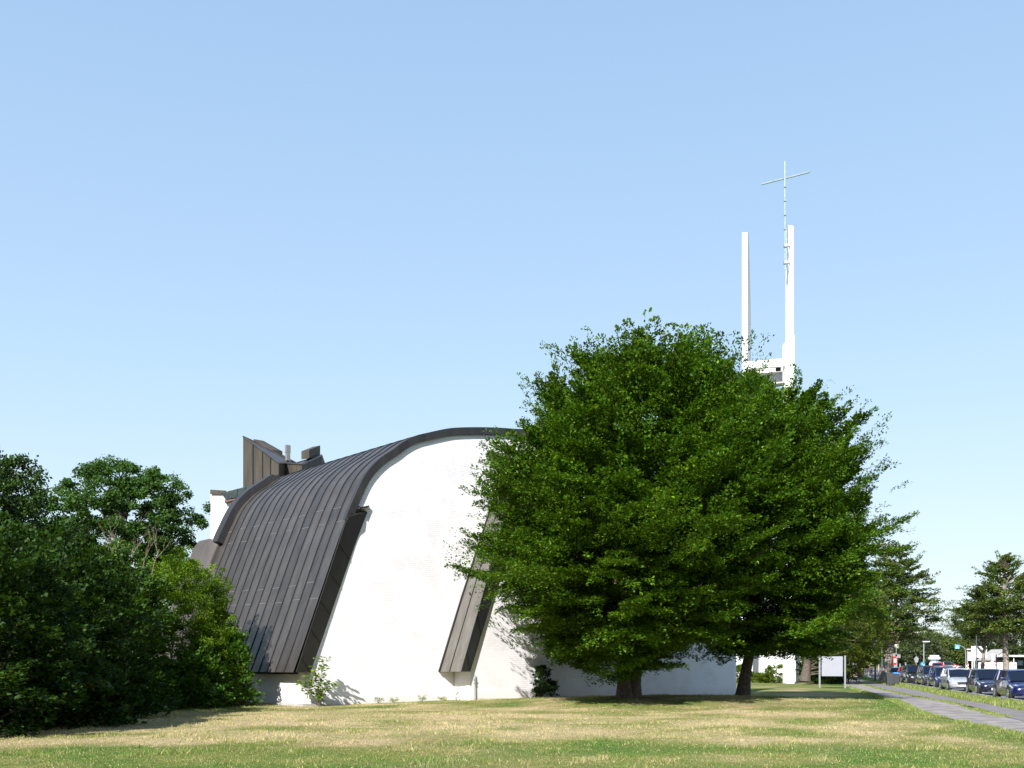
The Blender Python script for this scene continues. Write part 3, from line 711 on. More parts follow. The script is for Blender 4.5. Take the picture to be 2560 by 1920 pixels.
# ------------------------------------------------------------------ foliage tools
def unit(a): return a/np.maximum(np.linalg.norm(a, axis=-1, keepdims=True), 1e-9)
def leaves(pos, axis, nrm, size, asp=.55):
    n = len(pos); axis = unit(axis); side = unit(np.cross(nrm, axis)); up = np.cross(axis, side)
    L_ = size[:, None]; w_ = L_*asp*.5
    p0 = pos; p1 = pos+axis*L_*.5+side*w_+up*w_*.25; p2 = pos+axis*L_; p3 = pos+axis*L_*.5-side*w_+up*w_*.25
    return np.stack([p0, p1, p2, p3], 1)
def tint(n, base, var=.3, yel=.25):
    b = np.array(base)[None]*rng.uniform(1-var, 1+var, (n, 1)); y = rng.uniform(0, 1, (n, 1))**3*yel
    return b*(1+y*np.array([2.1, .9, .2]))
def sprays(org, dr, ln, per, leaf, flat=.05, width=.42, base=(.04, .085, .012), var=.3, yel=.5, asp=.55, droop=.12):
    K = len(org); t = rng.uniform(0, 1, (K, per))**.85; s = rng.uniform(-1, 1, (K, per)); s = np.round(s*4)/4+rng.normal(0, .05, (K, per))
    side = unit(np.cross(dr, np.array([0, 0, 1.])[None])); up = np.cross(side, dr)
    tw = s*width*np.sqrt(np.clip(1-t, 0, 1))*(.35+.65*np.minimum(1, t*3))
    L_ = ln[:, None]
    pos = org[:, None]+dr[:, None]*(L_*(t+.25*np.abs(tw)))[..., None]+side[:, None]*(tw*L_)[..., None]+up[:, None]*(rng.normal(0, flat, (K, per))*L_)[..., None]
    pos[..., 2] -= droop*L_*t*t
    pos = pos.reshape(-1, 3); n = len(pos)
    ax = (dr[:, None]*.7+side[:, None]*np.sign(s)[..., None]*.7).reshape(-1, 3)+rng.normal(0, .35, (n, 3))
    nr = np.repeat(up, per, 0)*.9+rng.normal(0, .42, (n, 3))
    sh = np.repeat(rng.uniform(.75, 1.25, (K, 1)), per, 0)
    return leaves(pos, ax, nr, leaf*rng.uniform(.7, 1.25, n), asp), tint(n, base, var, yel)*sh
def clumps(org, rad, per, leaf, base, var=.25, yel=.3, asp=.75):
    K = len(org); d = unit(rng.normal(0, 1, (K, per, 3))); r = rng.uniform(.35, 1, (K, per, 1))
    pos = (org[:, None]+d*r*rad[:, None, None]*np.array([1, 1, .75])).reshape(-1, 3); n = len(pos)
    nr = d.reshape(-1, 3)*.7+rng.normal(0, .5, (n, 3))+np.array([0, 0, .4]); ax = rng.normal(0, 1, (n, 3))
    sh = np.repeat(rng.uniform(.8, 1.2, (K, 1)), per, 0)
    return leaves(pos, ax, nr, leaf*rng.uniform(.7, 1.3, n), asp), tint(n, base, var, yel)*sh
def env_pts(K, c, zs, rs, shell=.55, lump=.16, seed=0, ell=(1, 1), lean=0):
    """points inside a lumpy crown of revolution: zs heights, rs radii"""
    zs = np.array(zs, float); rs = np.array(rs, float)
    zz = np.linspace(zs[0], zs[-1], 200); wgt = np.interp(zz, zs, rs)+.25; cdf = np.cumsum(wgt); cdf /= cdf[-1]
    z = np.interp(rng.uniform(0, 1, K), cdf, zz); az = rng.uniform(0, 2*math.pi, K)
    l1 = vnoise(az*1.6*2.2+40, z*.55, seed, 3, 1.0)+.0; l2 = vnoise(az*5+11, z*1.5, seed+4, 2, 1.0)
    rr = np.interp(z, zs, rs)*(1+lump*2*(l1-.5)*2+.09*(l2-.5)*2)
    f = shell+(1-shell)*rng.uniform(0, 1, K)**.6
    r = rr*f
    p = np.stack([c[0]+lean*np.maximum(0, z-7)/7+np.cos(az)*r*ell[0], c[1]+np.sin(az)*r*ell[1], z], -1)
    return p, az, f
def boughs(p, d, L_, nsub, per, leaf, base, yel=1.0, droop=.1):
    """each bough carries side sprays in one plane, so the crown reads as layered plates"""
    K = len(p); side = unit(np.cross(d, np.array([0, 0, 1.])[None])); upv = np.cross(side, d)
    roll = rng.normal(0, .25, (K, 1)); side = unit(side*np.cos(roll)+upv*np.sin(roll))
    t = (np.arange(nsub)+rng.uniform(0, 1, (K, nsub)))/nsub*.85+.15; sg = np.where((np.arange(nsub) % 2)[None] > 0, 1., -1.)*rng.uniform(.55, 1.1, (K, nsub))
    o = p[:, None]+d[:, None]*((t-1)*L_[:, None])[..., None]; o[..., 2] -= droop*L_[:, None]*t*t
    dd = unit(d[:, None]+side[:, None]*sg[..., None]+rng.normal(0, .12, (K, nsub, 3))); ln = (.45+.75*(1-t))*L_[:, None]*.42
    dd[:, -1] = d; ln[:, -1] = L_*.3
    sh = np.repeat(rng.uniform(.8, 1.2, (K, 1)), nsub*per, 0)
    V, C = sprays(o.reshape(-1, 3), dd.reshape(-1, 3), ln.reshape(-1), per, leaf, flat=.06, width=.42, base=base, yel=yel, var=.35, droop=.15)
    return V, C*sh
def limbs_mesh(name, par, stems, targets, m, off, r_l=.06, nl=8):
    """trunk stems (list of (pts, radii)) plus limbs from the stems to points of the crown"""
    mb = MB()
    for pts, rad in stems:
        pts = [Vector(p)-off for p in pts]
        pp = smooth_curve(pts, 4); rr = np.interp(np.linspace(0, 1, len(pp)), np.linspace(0, 1, len(rad)), rad); mb.tube(pp, list(rr), 10)
    for tgt in targets:
        st = stems[random.randrange(len(stems))][0]; tgt = Vector(tgt); k = random.uniform(.25, .85)
        want = tgt.z-random.uniform(1.0, 3.0)*(1 if tgt.z > 4 else .3); zs = [Vector(p).z for p in st]
        j = 1
        while j < len(st)-1 and Vector(st[j]).z < want: j += 1
        a, b = Vector(st[j-1]), Vector(st[j]); t = min(1, max(0, (want-a.z)/max(.01, b.z-a.z))); s0 = a.lerp(b, t)
        mid = s0.lerp(tgt, .5)+Vector((random.uniform(-.3, .3), random.uniform(-.3, .3), random.uniform(-.1, .35)))
        r0 = r_l*random.uniform(.6, 1.3); mb.tube([p-off for p in smooth_curve([s0, mid, tgt], 3)], [r0*(1-.12*i) for i in range(7)], 5)
    return mb.build(name, m, par, smooth=True)

def hornbeam(loc, label, stems, c, zs, rs, K, per, leaf, base, name='hornbeam_tree', barkm='bark', seed=3, lead=160, group=None, ell=(1, 1), cat='tree', upz=(.05, .95), targets=70, ln=(.7, 1.5), shell=.5, leafm='leaf', bough=0, lump=.13, lean=0):
    root = empty(name, loc, 0, label, cat, group); off = Vector(loc)
    p, az, f = env_pts(K, c, zs, rs, shell, lump, seed, ell, lean)
    hf = (p[:, 2]-zs[0])/(zs[-1]-zs[0]); up = np.interp(hf, [0, .25, .6, 1], [upz[0]-.1, .12, .45, upz[1]])+rng.normal(0, .16, K)
    d = unit(np.stack([np.cos(az+rng.normal(0, .5, K)), np.sin(az+rng.normal(0, .5, K)), up*1.4], -1))
    l_ = rng.uniform(*ln, K)*np.interp(hf, [0, .5, 1], [1, 1, .9])
    if bough: V1, C1 = boughs(p, d, l_*bough, 14, per, leaf, base)
    else: V1, C1 = sprays(p-d*l_[:, None]*.75, d, l_, per, leaf, base=base)
    # long leading shoots that break the outline
    if lead:
        p2, az2, f2 = env_pts(lead, c, zs, rs, .97, lump, seed, ell, lean)
        hf = (p2[:, 2]-zs[0])/(zs[-1]-zs[0]); up = np.interp(hf, [0, .3, .6, 1], [-.1, .15, .7, 1.8])+rng.normal(0, .2, lead)
        d2 = unit(np.stack([np.cos(az2), np.sin(az2), up], -1)); l2 = rng.uniform(1.0, 2.1, lead)*ln[1]/1.5
        V2_, C2 = sprays(p2-d2*l2[:, None]*.45, d2, l2, 46, leaf, width=.12, base=np.array(base)*1.15, droop=.16)
        V1 = np.concatenate([V1, V2_]); C1 = np.concatenate([C1, C2])
    V1 = V1-np.array(loc)[None, None]
    np_mesh('crown', V1, 4, M[leafm], root, C1)
    idx = rng.choice(K, min(K, targets), replace=False); limbs_mesh('trunk', root, stems, p[idx], M[barkm], off)
    return root

# big hornbeam in front of the church
def T1(px, py, dY=0): return at(px, py, 44+dY)
g1 = gz(4.9, 44)
b1 = at(1575, 1741, 44); b1.z = g1
s1 = [([T1(1563,1748), T1(1560,1700), T1(1556,1620), T1(1552,1540), T1(1535,1430), T1(1520,1250), T1(1500,1000)], [.44,.29,.24,.2,.18,.13,.05]),
      ([T1(1586,1748,.1), T1(1589,1700,.1), T1(1606,1620,.4), T1(1600,1540,.8), T1(1630,1400,1), T1(1660,1200,1.2), T1(1690,980,1.4)], [.38,.25,.19,.17,.15,.11,.04])]
LEAF1 = (.042, .102, .007)
hornbeam(b1, 'large dark green hornbeam with a forked trunk in front of the church wall', s1, (4.45, 42.0), [1.9,2.7,4.3,7,9.3,11.2,12.7,13.8,14.5], [2.2,3.5,4.9,6.2,5.9,5.1,4.4,3.9,2.3],
         840, 78, .12, LEAF1, seed=3, lead=420, ell=(1, 1.28), lean=1.55, bough=2.6, shell=.45, lump=.2, ln=(.8, 1.4))
b2 = at(1857, 1737, 47); b2.z = gz(b2.x, 47)
s2 = [([at(1857,1742,47), at(1863,1690,47), at(1872,1640,47), at(1885,1560,47), at(1910,1400,47), at(1940,1200,47), at(1960,1030,47)], [.37,.26,.23,.2,.16,.11,.04])]
hornbeam(b2, 'hornbeam with a single leaning trunk, right of the forked one', s2, (11.55, 45.6), [2.4,3.4,6,9.0,11.0,12.5,13.5,14.2], [2.5,3.5,4.35,4.55,4.0,3.3,2.6,1.5],
         560, 74, .12, LEAF1, seed=14, lead=300, ell=(1, 1.2), bough=2.4, shell=.45, lump=.2, ln=(.8, 1.4))
b3 = at(2013, 1700, 88); b3.z = 0
s3 = [([at(2013,1703,88), at(2018,1660,88), at(2026,1600,88), at(2030,1480,88)], [.5,.32,.28,.1])]
hornbeam(b3, 'bushy tree with a short trunk between the tower foot and the blank sign', s3, (28.7, 89), [1.0,2.5,4.5,7,9,10.2], [2.0,3.2,3.7,3.6,2.8,1.2],
         900, 60, .17, (.075, .11, .018), name='broadleaf_tree', seed=21, lead=50)
# tall trees behind the path at the far side of the lawn
for (px, Y, zt, rm, lab) in ((2090, 112, 12.5, 5.0, 'green tree standing beyond the blank sign board'), (2150, 128, 10, 4.6, 'low tree with bright leaves above the striped barrier'), (2168, 150, 15, 6, 'tall shaded tree behind the dark blue pole')):
    x = (px-1280)/F*Y; z0 = gz(x, Y)
    hornbeam((x, Y, z0), lab, [([(x, Y, z0-.1), (x, Y, z0+3), (x+.3, Y, z0+zt*.7)], [.3, .22, .06])], (x, Y), [z0+2.0, z0+4, z0+zt*.6, z0+zt*.85, z0+zt], [rm*.7, rm, rm*.9, rm*.55, rm*.15],
             420, 55, .26, (.06, .10, .016), name='broadleaf_tree', seed=int(px), lead=20, targets=20, ln=(1, 2))

# honey locusts along the street: open layered crowns
def locust(px, Y, ybase, zs, rs, label, K, stem_px, off=(0, 0), seed=1, rad=(.55, .34, .26, .2, .12, .05), group=None):
    base = at(px, ybase, Y); x, y = base.x, base.y; z0 = gz(x, y); base.z = z0
    pts = [at(a, b, Y) for a, b in stem_px]; pts[0].z = z0-.1
    c = (x+off[0], y+off[1])
    return hornbeam(base, label, [(pts, list(rad))], c, zs, rs, K//3, 20, .19, (.065, .11, .03), name='locust_tree', barkm='bark_pale', seed=seed, lead=60, targets=60, ln=(1.0, 1.7), shell=.3, upz=(.0, .5), group=group, bough=1.5)
locust(2210, 98, 1704, [4.2,5.2,7.2,9,11,12.8,13.6], [2.2,4.3,4.7,3.2,2.8,1.8,.5], 'locust tree with pale furrowed leaning trunk beside the wheelie bins', 620,
       [(2209,1707),(2215,1680),(2222,1640),(2232,1590),(2240,1500),(2250,1400)], (1.0, 0), 31, (.62, .42, .33, .28, .18, .06), 'locust trees along the street')
locust(2512, 104, 1700, [4.9,5.7,7.2,9,11,12.4,13.2], [2.6,4.9,5.2,4.2,2.6,1.4,.4], 'locust tree with thick pale trunk and a dark nest in its top', 720,
       [(2517,1703),(2515,1660),(2512,1600),(2508,1540),(2510,1460),(2512,1400)], (0, 0), 41, (.42, .30, .27, .22, .16, .06), 'locust trees along the street')
locust(2458, 118, 1692, [5.0,5.8,7.2,8.6,9.8], [2.0,3.4,3.6,2.4,.6], 'slimmer locust tree with a knobbly trunk, left of the thick one', 420,
       [(2455,1697),(2457,1660),(2461,1620),(2459,1590),(2462,1540)], (0, 0), 47, (.26, .2, .18, .15, .06), 'locust trees along the street')
nb = at(2509, 1409, 103.5); mbn = MB()
for k in range(160):
    d = Vector((random.gauss(0, 1), random.gauss(0, 1), random.gauss(0, 1.4))).normalized(); c = d*random.uniform(.1, .38); c.z *= 1.5; e = Vector((random.gauss(0, 1), random.gauss(0, 1), random.gauss(0, 1))).normalized()*.28
    mbn.tube([c-e, c+e], .022, 4)
nest = tag(mbn.build('bird_nest', M['bark']), 'dark bird nest of twigs in the top of the locust tree', 'nest'); nest.location = nb

# distant trees behind the junction
fars = [(2275, 215, 8.5, 6, (.05, .07, .028)), (2300, 190, 6.3, 4.5, (.048, .066, .03)), (2330, 230, 8, 6.5, (.06, .085, .025)), (2355, 200, 6.0, 5, (.06, .09, .02)),
        (2380, 240, 7.4, 6.5, (.07, .1, .02)), (2405, 215, 6.2, 5.5, (.06, .09, .02)), (2435, 250, 7.2, 7, (.055, .08, .022)), (2475, 230, 8, 7, (.05, .075, .02)), (2530, 200, 11, 7.5, (.035, .055, .016)), (2578, 190, 11, 7, (.035, .055, .016)), (2240, 240, 8.5, 5.5, (.06, .085, .03)), (2205, 225, 10, 6, (.045, .07, .02))]
fl_ = ['grey green tree at the left of the distant tree line, behind the street lamp', 'dark greyish tree right behind the nearer street lamp', 'tallest rounded tree above the advertising column', 'bushy green tree behind the advertising column',
       'yellowish green tree behind the blue crossing sign', 'rounded tree under the arm of the crossing sign', 'tree rising behind the white direction signs', 'tree behind the red and white barrier', 'dark tree mass behind the thick locust trunk', 'dark tree over the flat canopy roof', 'pale green tree behind the red pylon', 'tree behind the leaning locust trunk']
for i, ((px, Y, zt, rm, bc), lab) in enumerate(zip(fars, fl_)):
    x = (px-1280)/F*Y; z0 = gz(x, Y); root = empty('broadleaf_tree', (x, Y, z0), 0, lab, 'tree', 'distant trees behind the junction')
    p, az, f = env_pts(260, (0, 0), [.3, 1.5, zt*.5, zt*.8, zt], [rm*.7, rm*.9, rm, rm*.65, rm*.12], .6, .2, i)
    V, C = clumps(p, rng.uniform(.5, 1.0, 260), 42, .34, bc); np_mesh('crown', V, 4, M['leaf'], root, C)
    mb = MB(); mb.tube([(0, 0, -.1), (.1, 0, zt*.4), (0, 0, zt*.7)], [.3, .2, .06], 6); mb.build('trunk', M['bark'], root)

# ------------------------------------------------------------------ left side: oak, edge tree, shrubs
bo = at(300, 1700, 62); bo.z = 0
root = empty('oak_tree', bo, 0, 'large dark oak with a lobed crown rising behind the left shrubs', 'tree')
p, az, f = env_pts(640, (0, 0), [3.2, 6, 8.5, 11, 12.8, 13.9], [4.6, 5.4, 5.2, 4.5, 3.3, 1.3], .35, .32, 77)
V, C = clumps(p, rng.uniform(.3, .7, 640), 180, .15, (.038, .09, .016)); np_mesh('crown', V, 4, M['leaf'], root, C)
limbs_mesh('trunk', root, [([(0, 0, -.2), (0, 0, 3), (.3, 0, 8), (0, 0, 11.5)], [.5, .4, .25, .08])], p[:80], M['bark'], Vector((0, 0, 0)), .07)
bl = at(-40, 1700, 38); bl.z = 0
root = empty('oak_tree', bl, 0, 'dark tree cut by the left edge of the picture', 'tree')
p, az, f = env_pts(560, (0, 0), [2, 4.5, 6.5, 8.1, 9.2, 9.7], [2.2, 2.8, 2.7, 2.3, 1.6, .6], .3, .2, 80)
V, C = clumps(p, rng.uniform(.3, .6, 560), 130, .12, (.032, .068, .013)); np_mesh('crown', V, 4, M['leaf_waxy'], root, C)
limbs_mesh('trunk', root, [([(0, 0, -.2), (0, 0, 3), (.1, 0, 6), (0, 0, 9)], [.35, .28, .16, .06])], p[:50], M['bark'], Vector((0, 0, 0)), .05)

for (x, y, zt, rm, lab) in ((-20.5, 15.5, 13, 5.2, 'tall tree left of the picture whose shade falls on the corner shrubs'), (-22.5, 24, 9, 4.6, 'tree left of the picture shading the middle of the thicket')):
    hornbeam((x, y, 0), lab, [([(x, y, -.1), (x, y, 4), (x+.2, y, zt*.8)], [.4, .3, .06])], (x, y), [1.5, 4, zt*.6, zt*.85, zt], [rm*.7, rm, rm*.9, rm*.6, rm*.15], 900, 60, .2, (.035, .075, .012), name='broadleaf_tree', seed=int(-x), lead=0, targets=20, ln=(1, 2))
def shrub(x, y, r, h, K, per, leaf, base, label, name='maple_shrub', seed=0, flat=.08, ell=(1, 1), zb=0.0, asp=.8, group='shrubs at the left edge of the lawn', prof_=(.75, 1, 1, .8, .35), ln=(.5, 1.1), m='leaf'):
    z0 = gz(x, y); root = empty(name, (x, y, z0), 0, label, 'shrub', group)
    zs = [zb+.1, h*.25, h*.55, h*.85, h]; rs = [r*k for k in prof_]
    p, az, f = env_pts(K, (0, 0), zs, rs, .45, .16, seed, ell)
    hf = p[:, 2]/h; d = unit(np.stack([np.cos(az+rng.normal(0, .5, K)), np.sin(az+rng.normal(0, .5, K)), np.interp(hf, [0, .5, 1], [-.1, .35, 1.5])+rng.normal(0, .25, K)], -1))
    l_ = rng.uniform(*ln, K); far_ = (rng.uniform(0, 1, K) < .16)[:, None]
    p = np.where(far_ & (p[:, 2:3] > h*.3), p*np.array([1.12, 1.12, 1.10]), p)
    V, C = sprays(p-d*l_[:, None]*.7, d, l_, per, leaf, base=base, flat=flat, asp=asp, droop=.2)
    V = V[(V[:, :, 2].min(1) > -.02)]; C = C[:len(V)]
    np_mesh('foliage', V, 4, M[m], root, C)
    mb = MB()
    for q in p[rng.choice(K, min(14, K), replace=False)]:
        q = Vector(q); s0 = Vector((random.uniform(-.3, .3)*r*.5, random.uniform(-.3, .3)*r*.5, -.05)); mid = s0.lerp(q, .5)+Vector((0, 0, .15*h*.3))
        mb.tube(smooth_curve([s0, mid, q], 3), [.035*(1-.12*i)*min(1, h/3) for i in range(7)], 5)
    mb.build('stems', M['bark'], root)
    return root
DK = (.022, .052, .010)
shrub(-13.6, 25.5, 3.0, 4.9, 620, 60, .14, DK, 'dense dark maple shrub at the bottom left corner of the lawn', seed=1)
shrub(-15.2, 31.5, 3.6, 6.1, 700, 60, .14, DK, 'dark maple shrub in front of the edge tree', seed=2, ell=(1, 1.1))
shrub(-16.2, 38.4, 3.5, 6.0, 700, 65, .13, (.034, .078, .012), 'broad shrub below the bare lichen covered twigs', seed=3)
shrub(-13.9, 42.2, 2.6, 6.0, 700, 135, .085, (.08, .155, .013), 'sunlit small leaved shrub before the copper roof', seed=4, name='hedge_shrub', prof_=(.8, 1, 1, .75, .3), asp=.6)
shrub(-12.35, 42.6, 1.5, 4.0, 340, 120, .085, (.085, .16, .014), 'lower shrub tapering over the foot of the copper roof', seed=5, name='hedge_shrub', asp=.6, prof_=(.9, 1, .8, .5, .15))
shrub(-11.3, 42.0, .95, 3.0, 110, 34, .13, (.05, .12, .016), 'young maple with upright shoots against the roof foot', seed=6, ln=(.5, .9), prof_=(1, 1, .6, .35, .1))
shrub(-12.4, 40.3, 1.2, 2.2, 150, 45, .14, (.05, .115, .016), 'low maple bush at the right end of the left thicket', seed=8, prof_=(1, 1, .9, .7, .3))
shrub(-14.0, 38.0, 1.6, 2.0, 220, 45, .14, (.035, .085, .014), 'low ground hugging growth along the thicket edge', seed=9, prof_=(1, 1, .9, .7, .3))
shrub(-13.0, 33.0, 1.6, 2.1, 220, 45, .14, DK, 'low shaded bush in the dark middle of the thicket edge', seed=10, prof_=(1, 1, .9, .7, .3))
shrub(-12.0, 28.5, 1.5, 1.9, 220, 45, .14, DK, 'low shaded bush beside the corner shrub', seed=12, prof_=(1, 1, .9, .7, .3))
# a sapling before the white wall, a dark shrub and a few weeds
def sapling(px, pyb, v, h, label, n_tiers, leaf, base):
    q = P(px, pyb, v); wpt = CO+cd*q.x+cn*v; x, y = wpt.x, wpt.y; z0 = gz(x, y)
    root = empty('maple_sapling', (x, y, z0), 0, label, 'sapling')
    mb = MB(); ls = []
    for (lx, ly, hh) in ((.15, 0, h), (-.65, .1, h*.5), (-.25, -.1, h*.62), (.45, .05, h*.5), (-.05, .12, h*.8)):
        st = smooth_curve([Vector((0, 0, 0)), Vector((lx*.5, ly*.5, hh*.55)), Vector((lx, ly, hh))], 5); mb.tube(st, [.016*(1-.07*i) for i in range(len(st))], 5)
        for i in range(3, len(st)):
            for s in range(6 if i < len(st)-1 else 9):
                a = random.uniform(0, 6.28); ls.append((st[i]+Vector((0, 0, random.uniform(-.05, .05))), Vector((math.cos(a), math.sin(a)*.8, random.uniform(-.15, .25))).normalized()))
    mb.build('stems', M['bark'], root)
    o_ = np.array([l[0][:] for l in ls]); d_ = np.array([l[1][:] for l in ls]); k = rng.uniform(.08, .30, (len(ls), 1))
    pos = np.concatenate([o_+d_*k, o_+d_*k*.6]); ax = np.concatenate([d_, d_+rng.normal(0, .5, d_.shape)]); n = len(pos)
    V = leaves(pos, ax, np.array([0, -.2, 1.])[None]+rng.normal(0, .3, (n, 3)), leaf*rng.uniform(.7, 1.2, n), .95)
    np_mesh('foliage', V, 4, M['leaf'], root, tint(n, base, .3, .6))
sapling(797, 1766, .75, 1.95, 'young bright green maple sapling standing alone before the white wall', 7, .15, (.09, .16, .02))
q = P(1355, 1750, V2+.55); wp = CO+cd*q.x+cn*(V2+.55)
shrub(wp.x, wp.y, .45, 1.5, 90, 45, .075, (.022, .055, .014), 'small dark evergreen bush against the white wall', 'evergreen_bush', 15, group=None, ln=(.2, .4), m='leaf_waxy', prof_=(.8, 1, 1, .8, .35))
q = P(1378, 1749, V2+.4); wp = CO+cd*q.x+cn*(V2+.4)
shrub(wp.x, wp.y, .35, .8, 40, 35, .075, (.03, .065, .014), 'lower leafy bush touching the dark evergreen bush', 'evergreen_bush', 16, group=None, ln=(.2, .4))
for (px, v, h, lab) in ((948, .35, .35, 'tuft of weeds at the wall foot, leftmost'), (985, .3, .28, 'small tuft of weeds beside the leftmost one'), (1053, .3, .5, 'taller weed tuft midway along the wall foot'), (1140, .5, .55, 'broad leaved weed below the copper fin'), (1105, .4, .22, 'flat weed left of the broad leaved one')):
    vv = v if px < 1177 else v+V2; q = P(px, 1755, vv); wp = CO+cd*q.x+cn*vv
    shrub(wp.x, wp.y, .2, h*.75, 10, 20, .06, (.16, .20, .06), lab, 'weed_tuft', int(px), group='weeds at the foot of the wall', ln=(.15, .35), prof_=(.8, 1, 1, .9, .5), asp=.4)
for (px, Y, r, h, lab) in ((1845, 97, 1.0, 1.7, 'leafy bush at the left of the white building'), (1882, 98, .8, 1.0, 'small bush in the middle of the white building'), (1912, 96, .9, .9, 'low yellowish bush beside the round green one'), (1942, 95, 1.3, 1.7, 'round green bush beside the tower foot')):
    shrub((px-1280)/F*Y, Y, r, h, 130, 34, .13, (.09, .15, .02), lab, 'garden_bush', int(px), group='bushes at the white building', ln=(.3, .6))
x_ = (2030-1280)/F*84; shrub((2078-1280)/F*90, 90, 1.9, 1.9, 160, 40, .15, (.03, .06, .012), 'dark low bush under the blank sign board', 'garden_bush', 88, group=None)
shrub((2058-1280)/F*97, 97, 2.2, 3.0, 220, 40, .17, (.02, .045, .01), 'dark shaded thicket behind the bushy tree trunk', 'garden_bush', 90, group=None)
# bare twigs rising out of the thicket
root = empty('bare_shrub', (-16.2, 40.5, 0), 0, 'bare dead shrub with ochre lichen on its forked twigs', 'shrub'); mb = MB()
def twig(p, d, l, r, dep):
    q = p+d*l; mid = p.lerp(q, .5)+Vector((random.uniform(-.05, .05), random.uniform(-.05, .05), 0)); mb.tube([p, mid, q], [r, r*.8, r*.55], 5)
    if dep:
        for k in range(3 if dep > 1 else 2):
            e = (d+Vector((random.uniform(-.55, .55), random.uniform(-.4, .4), random.uniform(-.1, .35)))).normalized(); twig(p.lerp(q, random.uniform(.6, 1)), e, l*random.uniform(.55, .8), r*.6, dep-1)
for k in range(9):
    a = -1+2*k/8; twig(Vector((a*.5, random.uniform(-.3, .3), 0)), Vector((a*.38, random.uniform(-.15, .15), 1)).normalized(), 5.3, .03, 0)
    twig(Vector((a*2.0, random.uniform(-.4, .2), 5.3)), Vector((a*.35+random.uniform(-.1, .1), 0, 1)).normalized(), 1.0, .017, 2)
mb.build('branches', M['bark_dead'], root)

# unseen wood added behind the photographer and to the left, blocking low sky light
pts = []
for a_ in np.linspace(R(105), R(300), 150):
    rr = 62+random.uniform(-6, 6)
    for k in range(9): pts.append((math.cos(a_)*rr+random.uniform(-3, 3)-2, math.sin(a_)*rr+random.uniform(-3, 3)-18, random.uniform(.5, 14)))
pts = np.array([p for p in pts if p[1] < 30])
V, C = clumps(pts, rng.uniform(1.2, 2.4, len(pts)), 60, .8, (.04, .07, .015)); tag(np_mesh('added_woodland', V, 4, M['leaf'], None, C), 'unseen wood added to cut low sky light behind the photographer', 'added_woodland', kind='stuff')

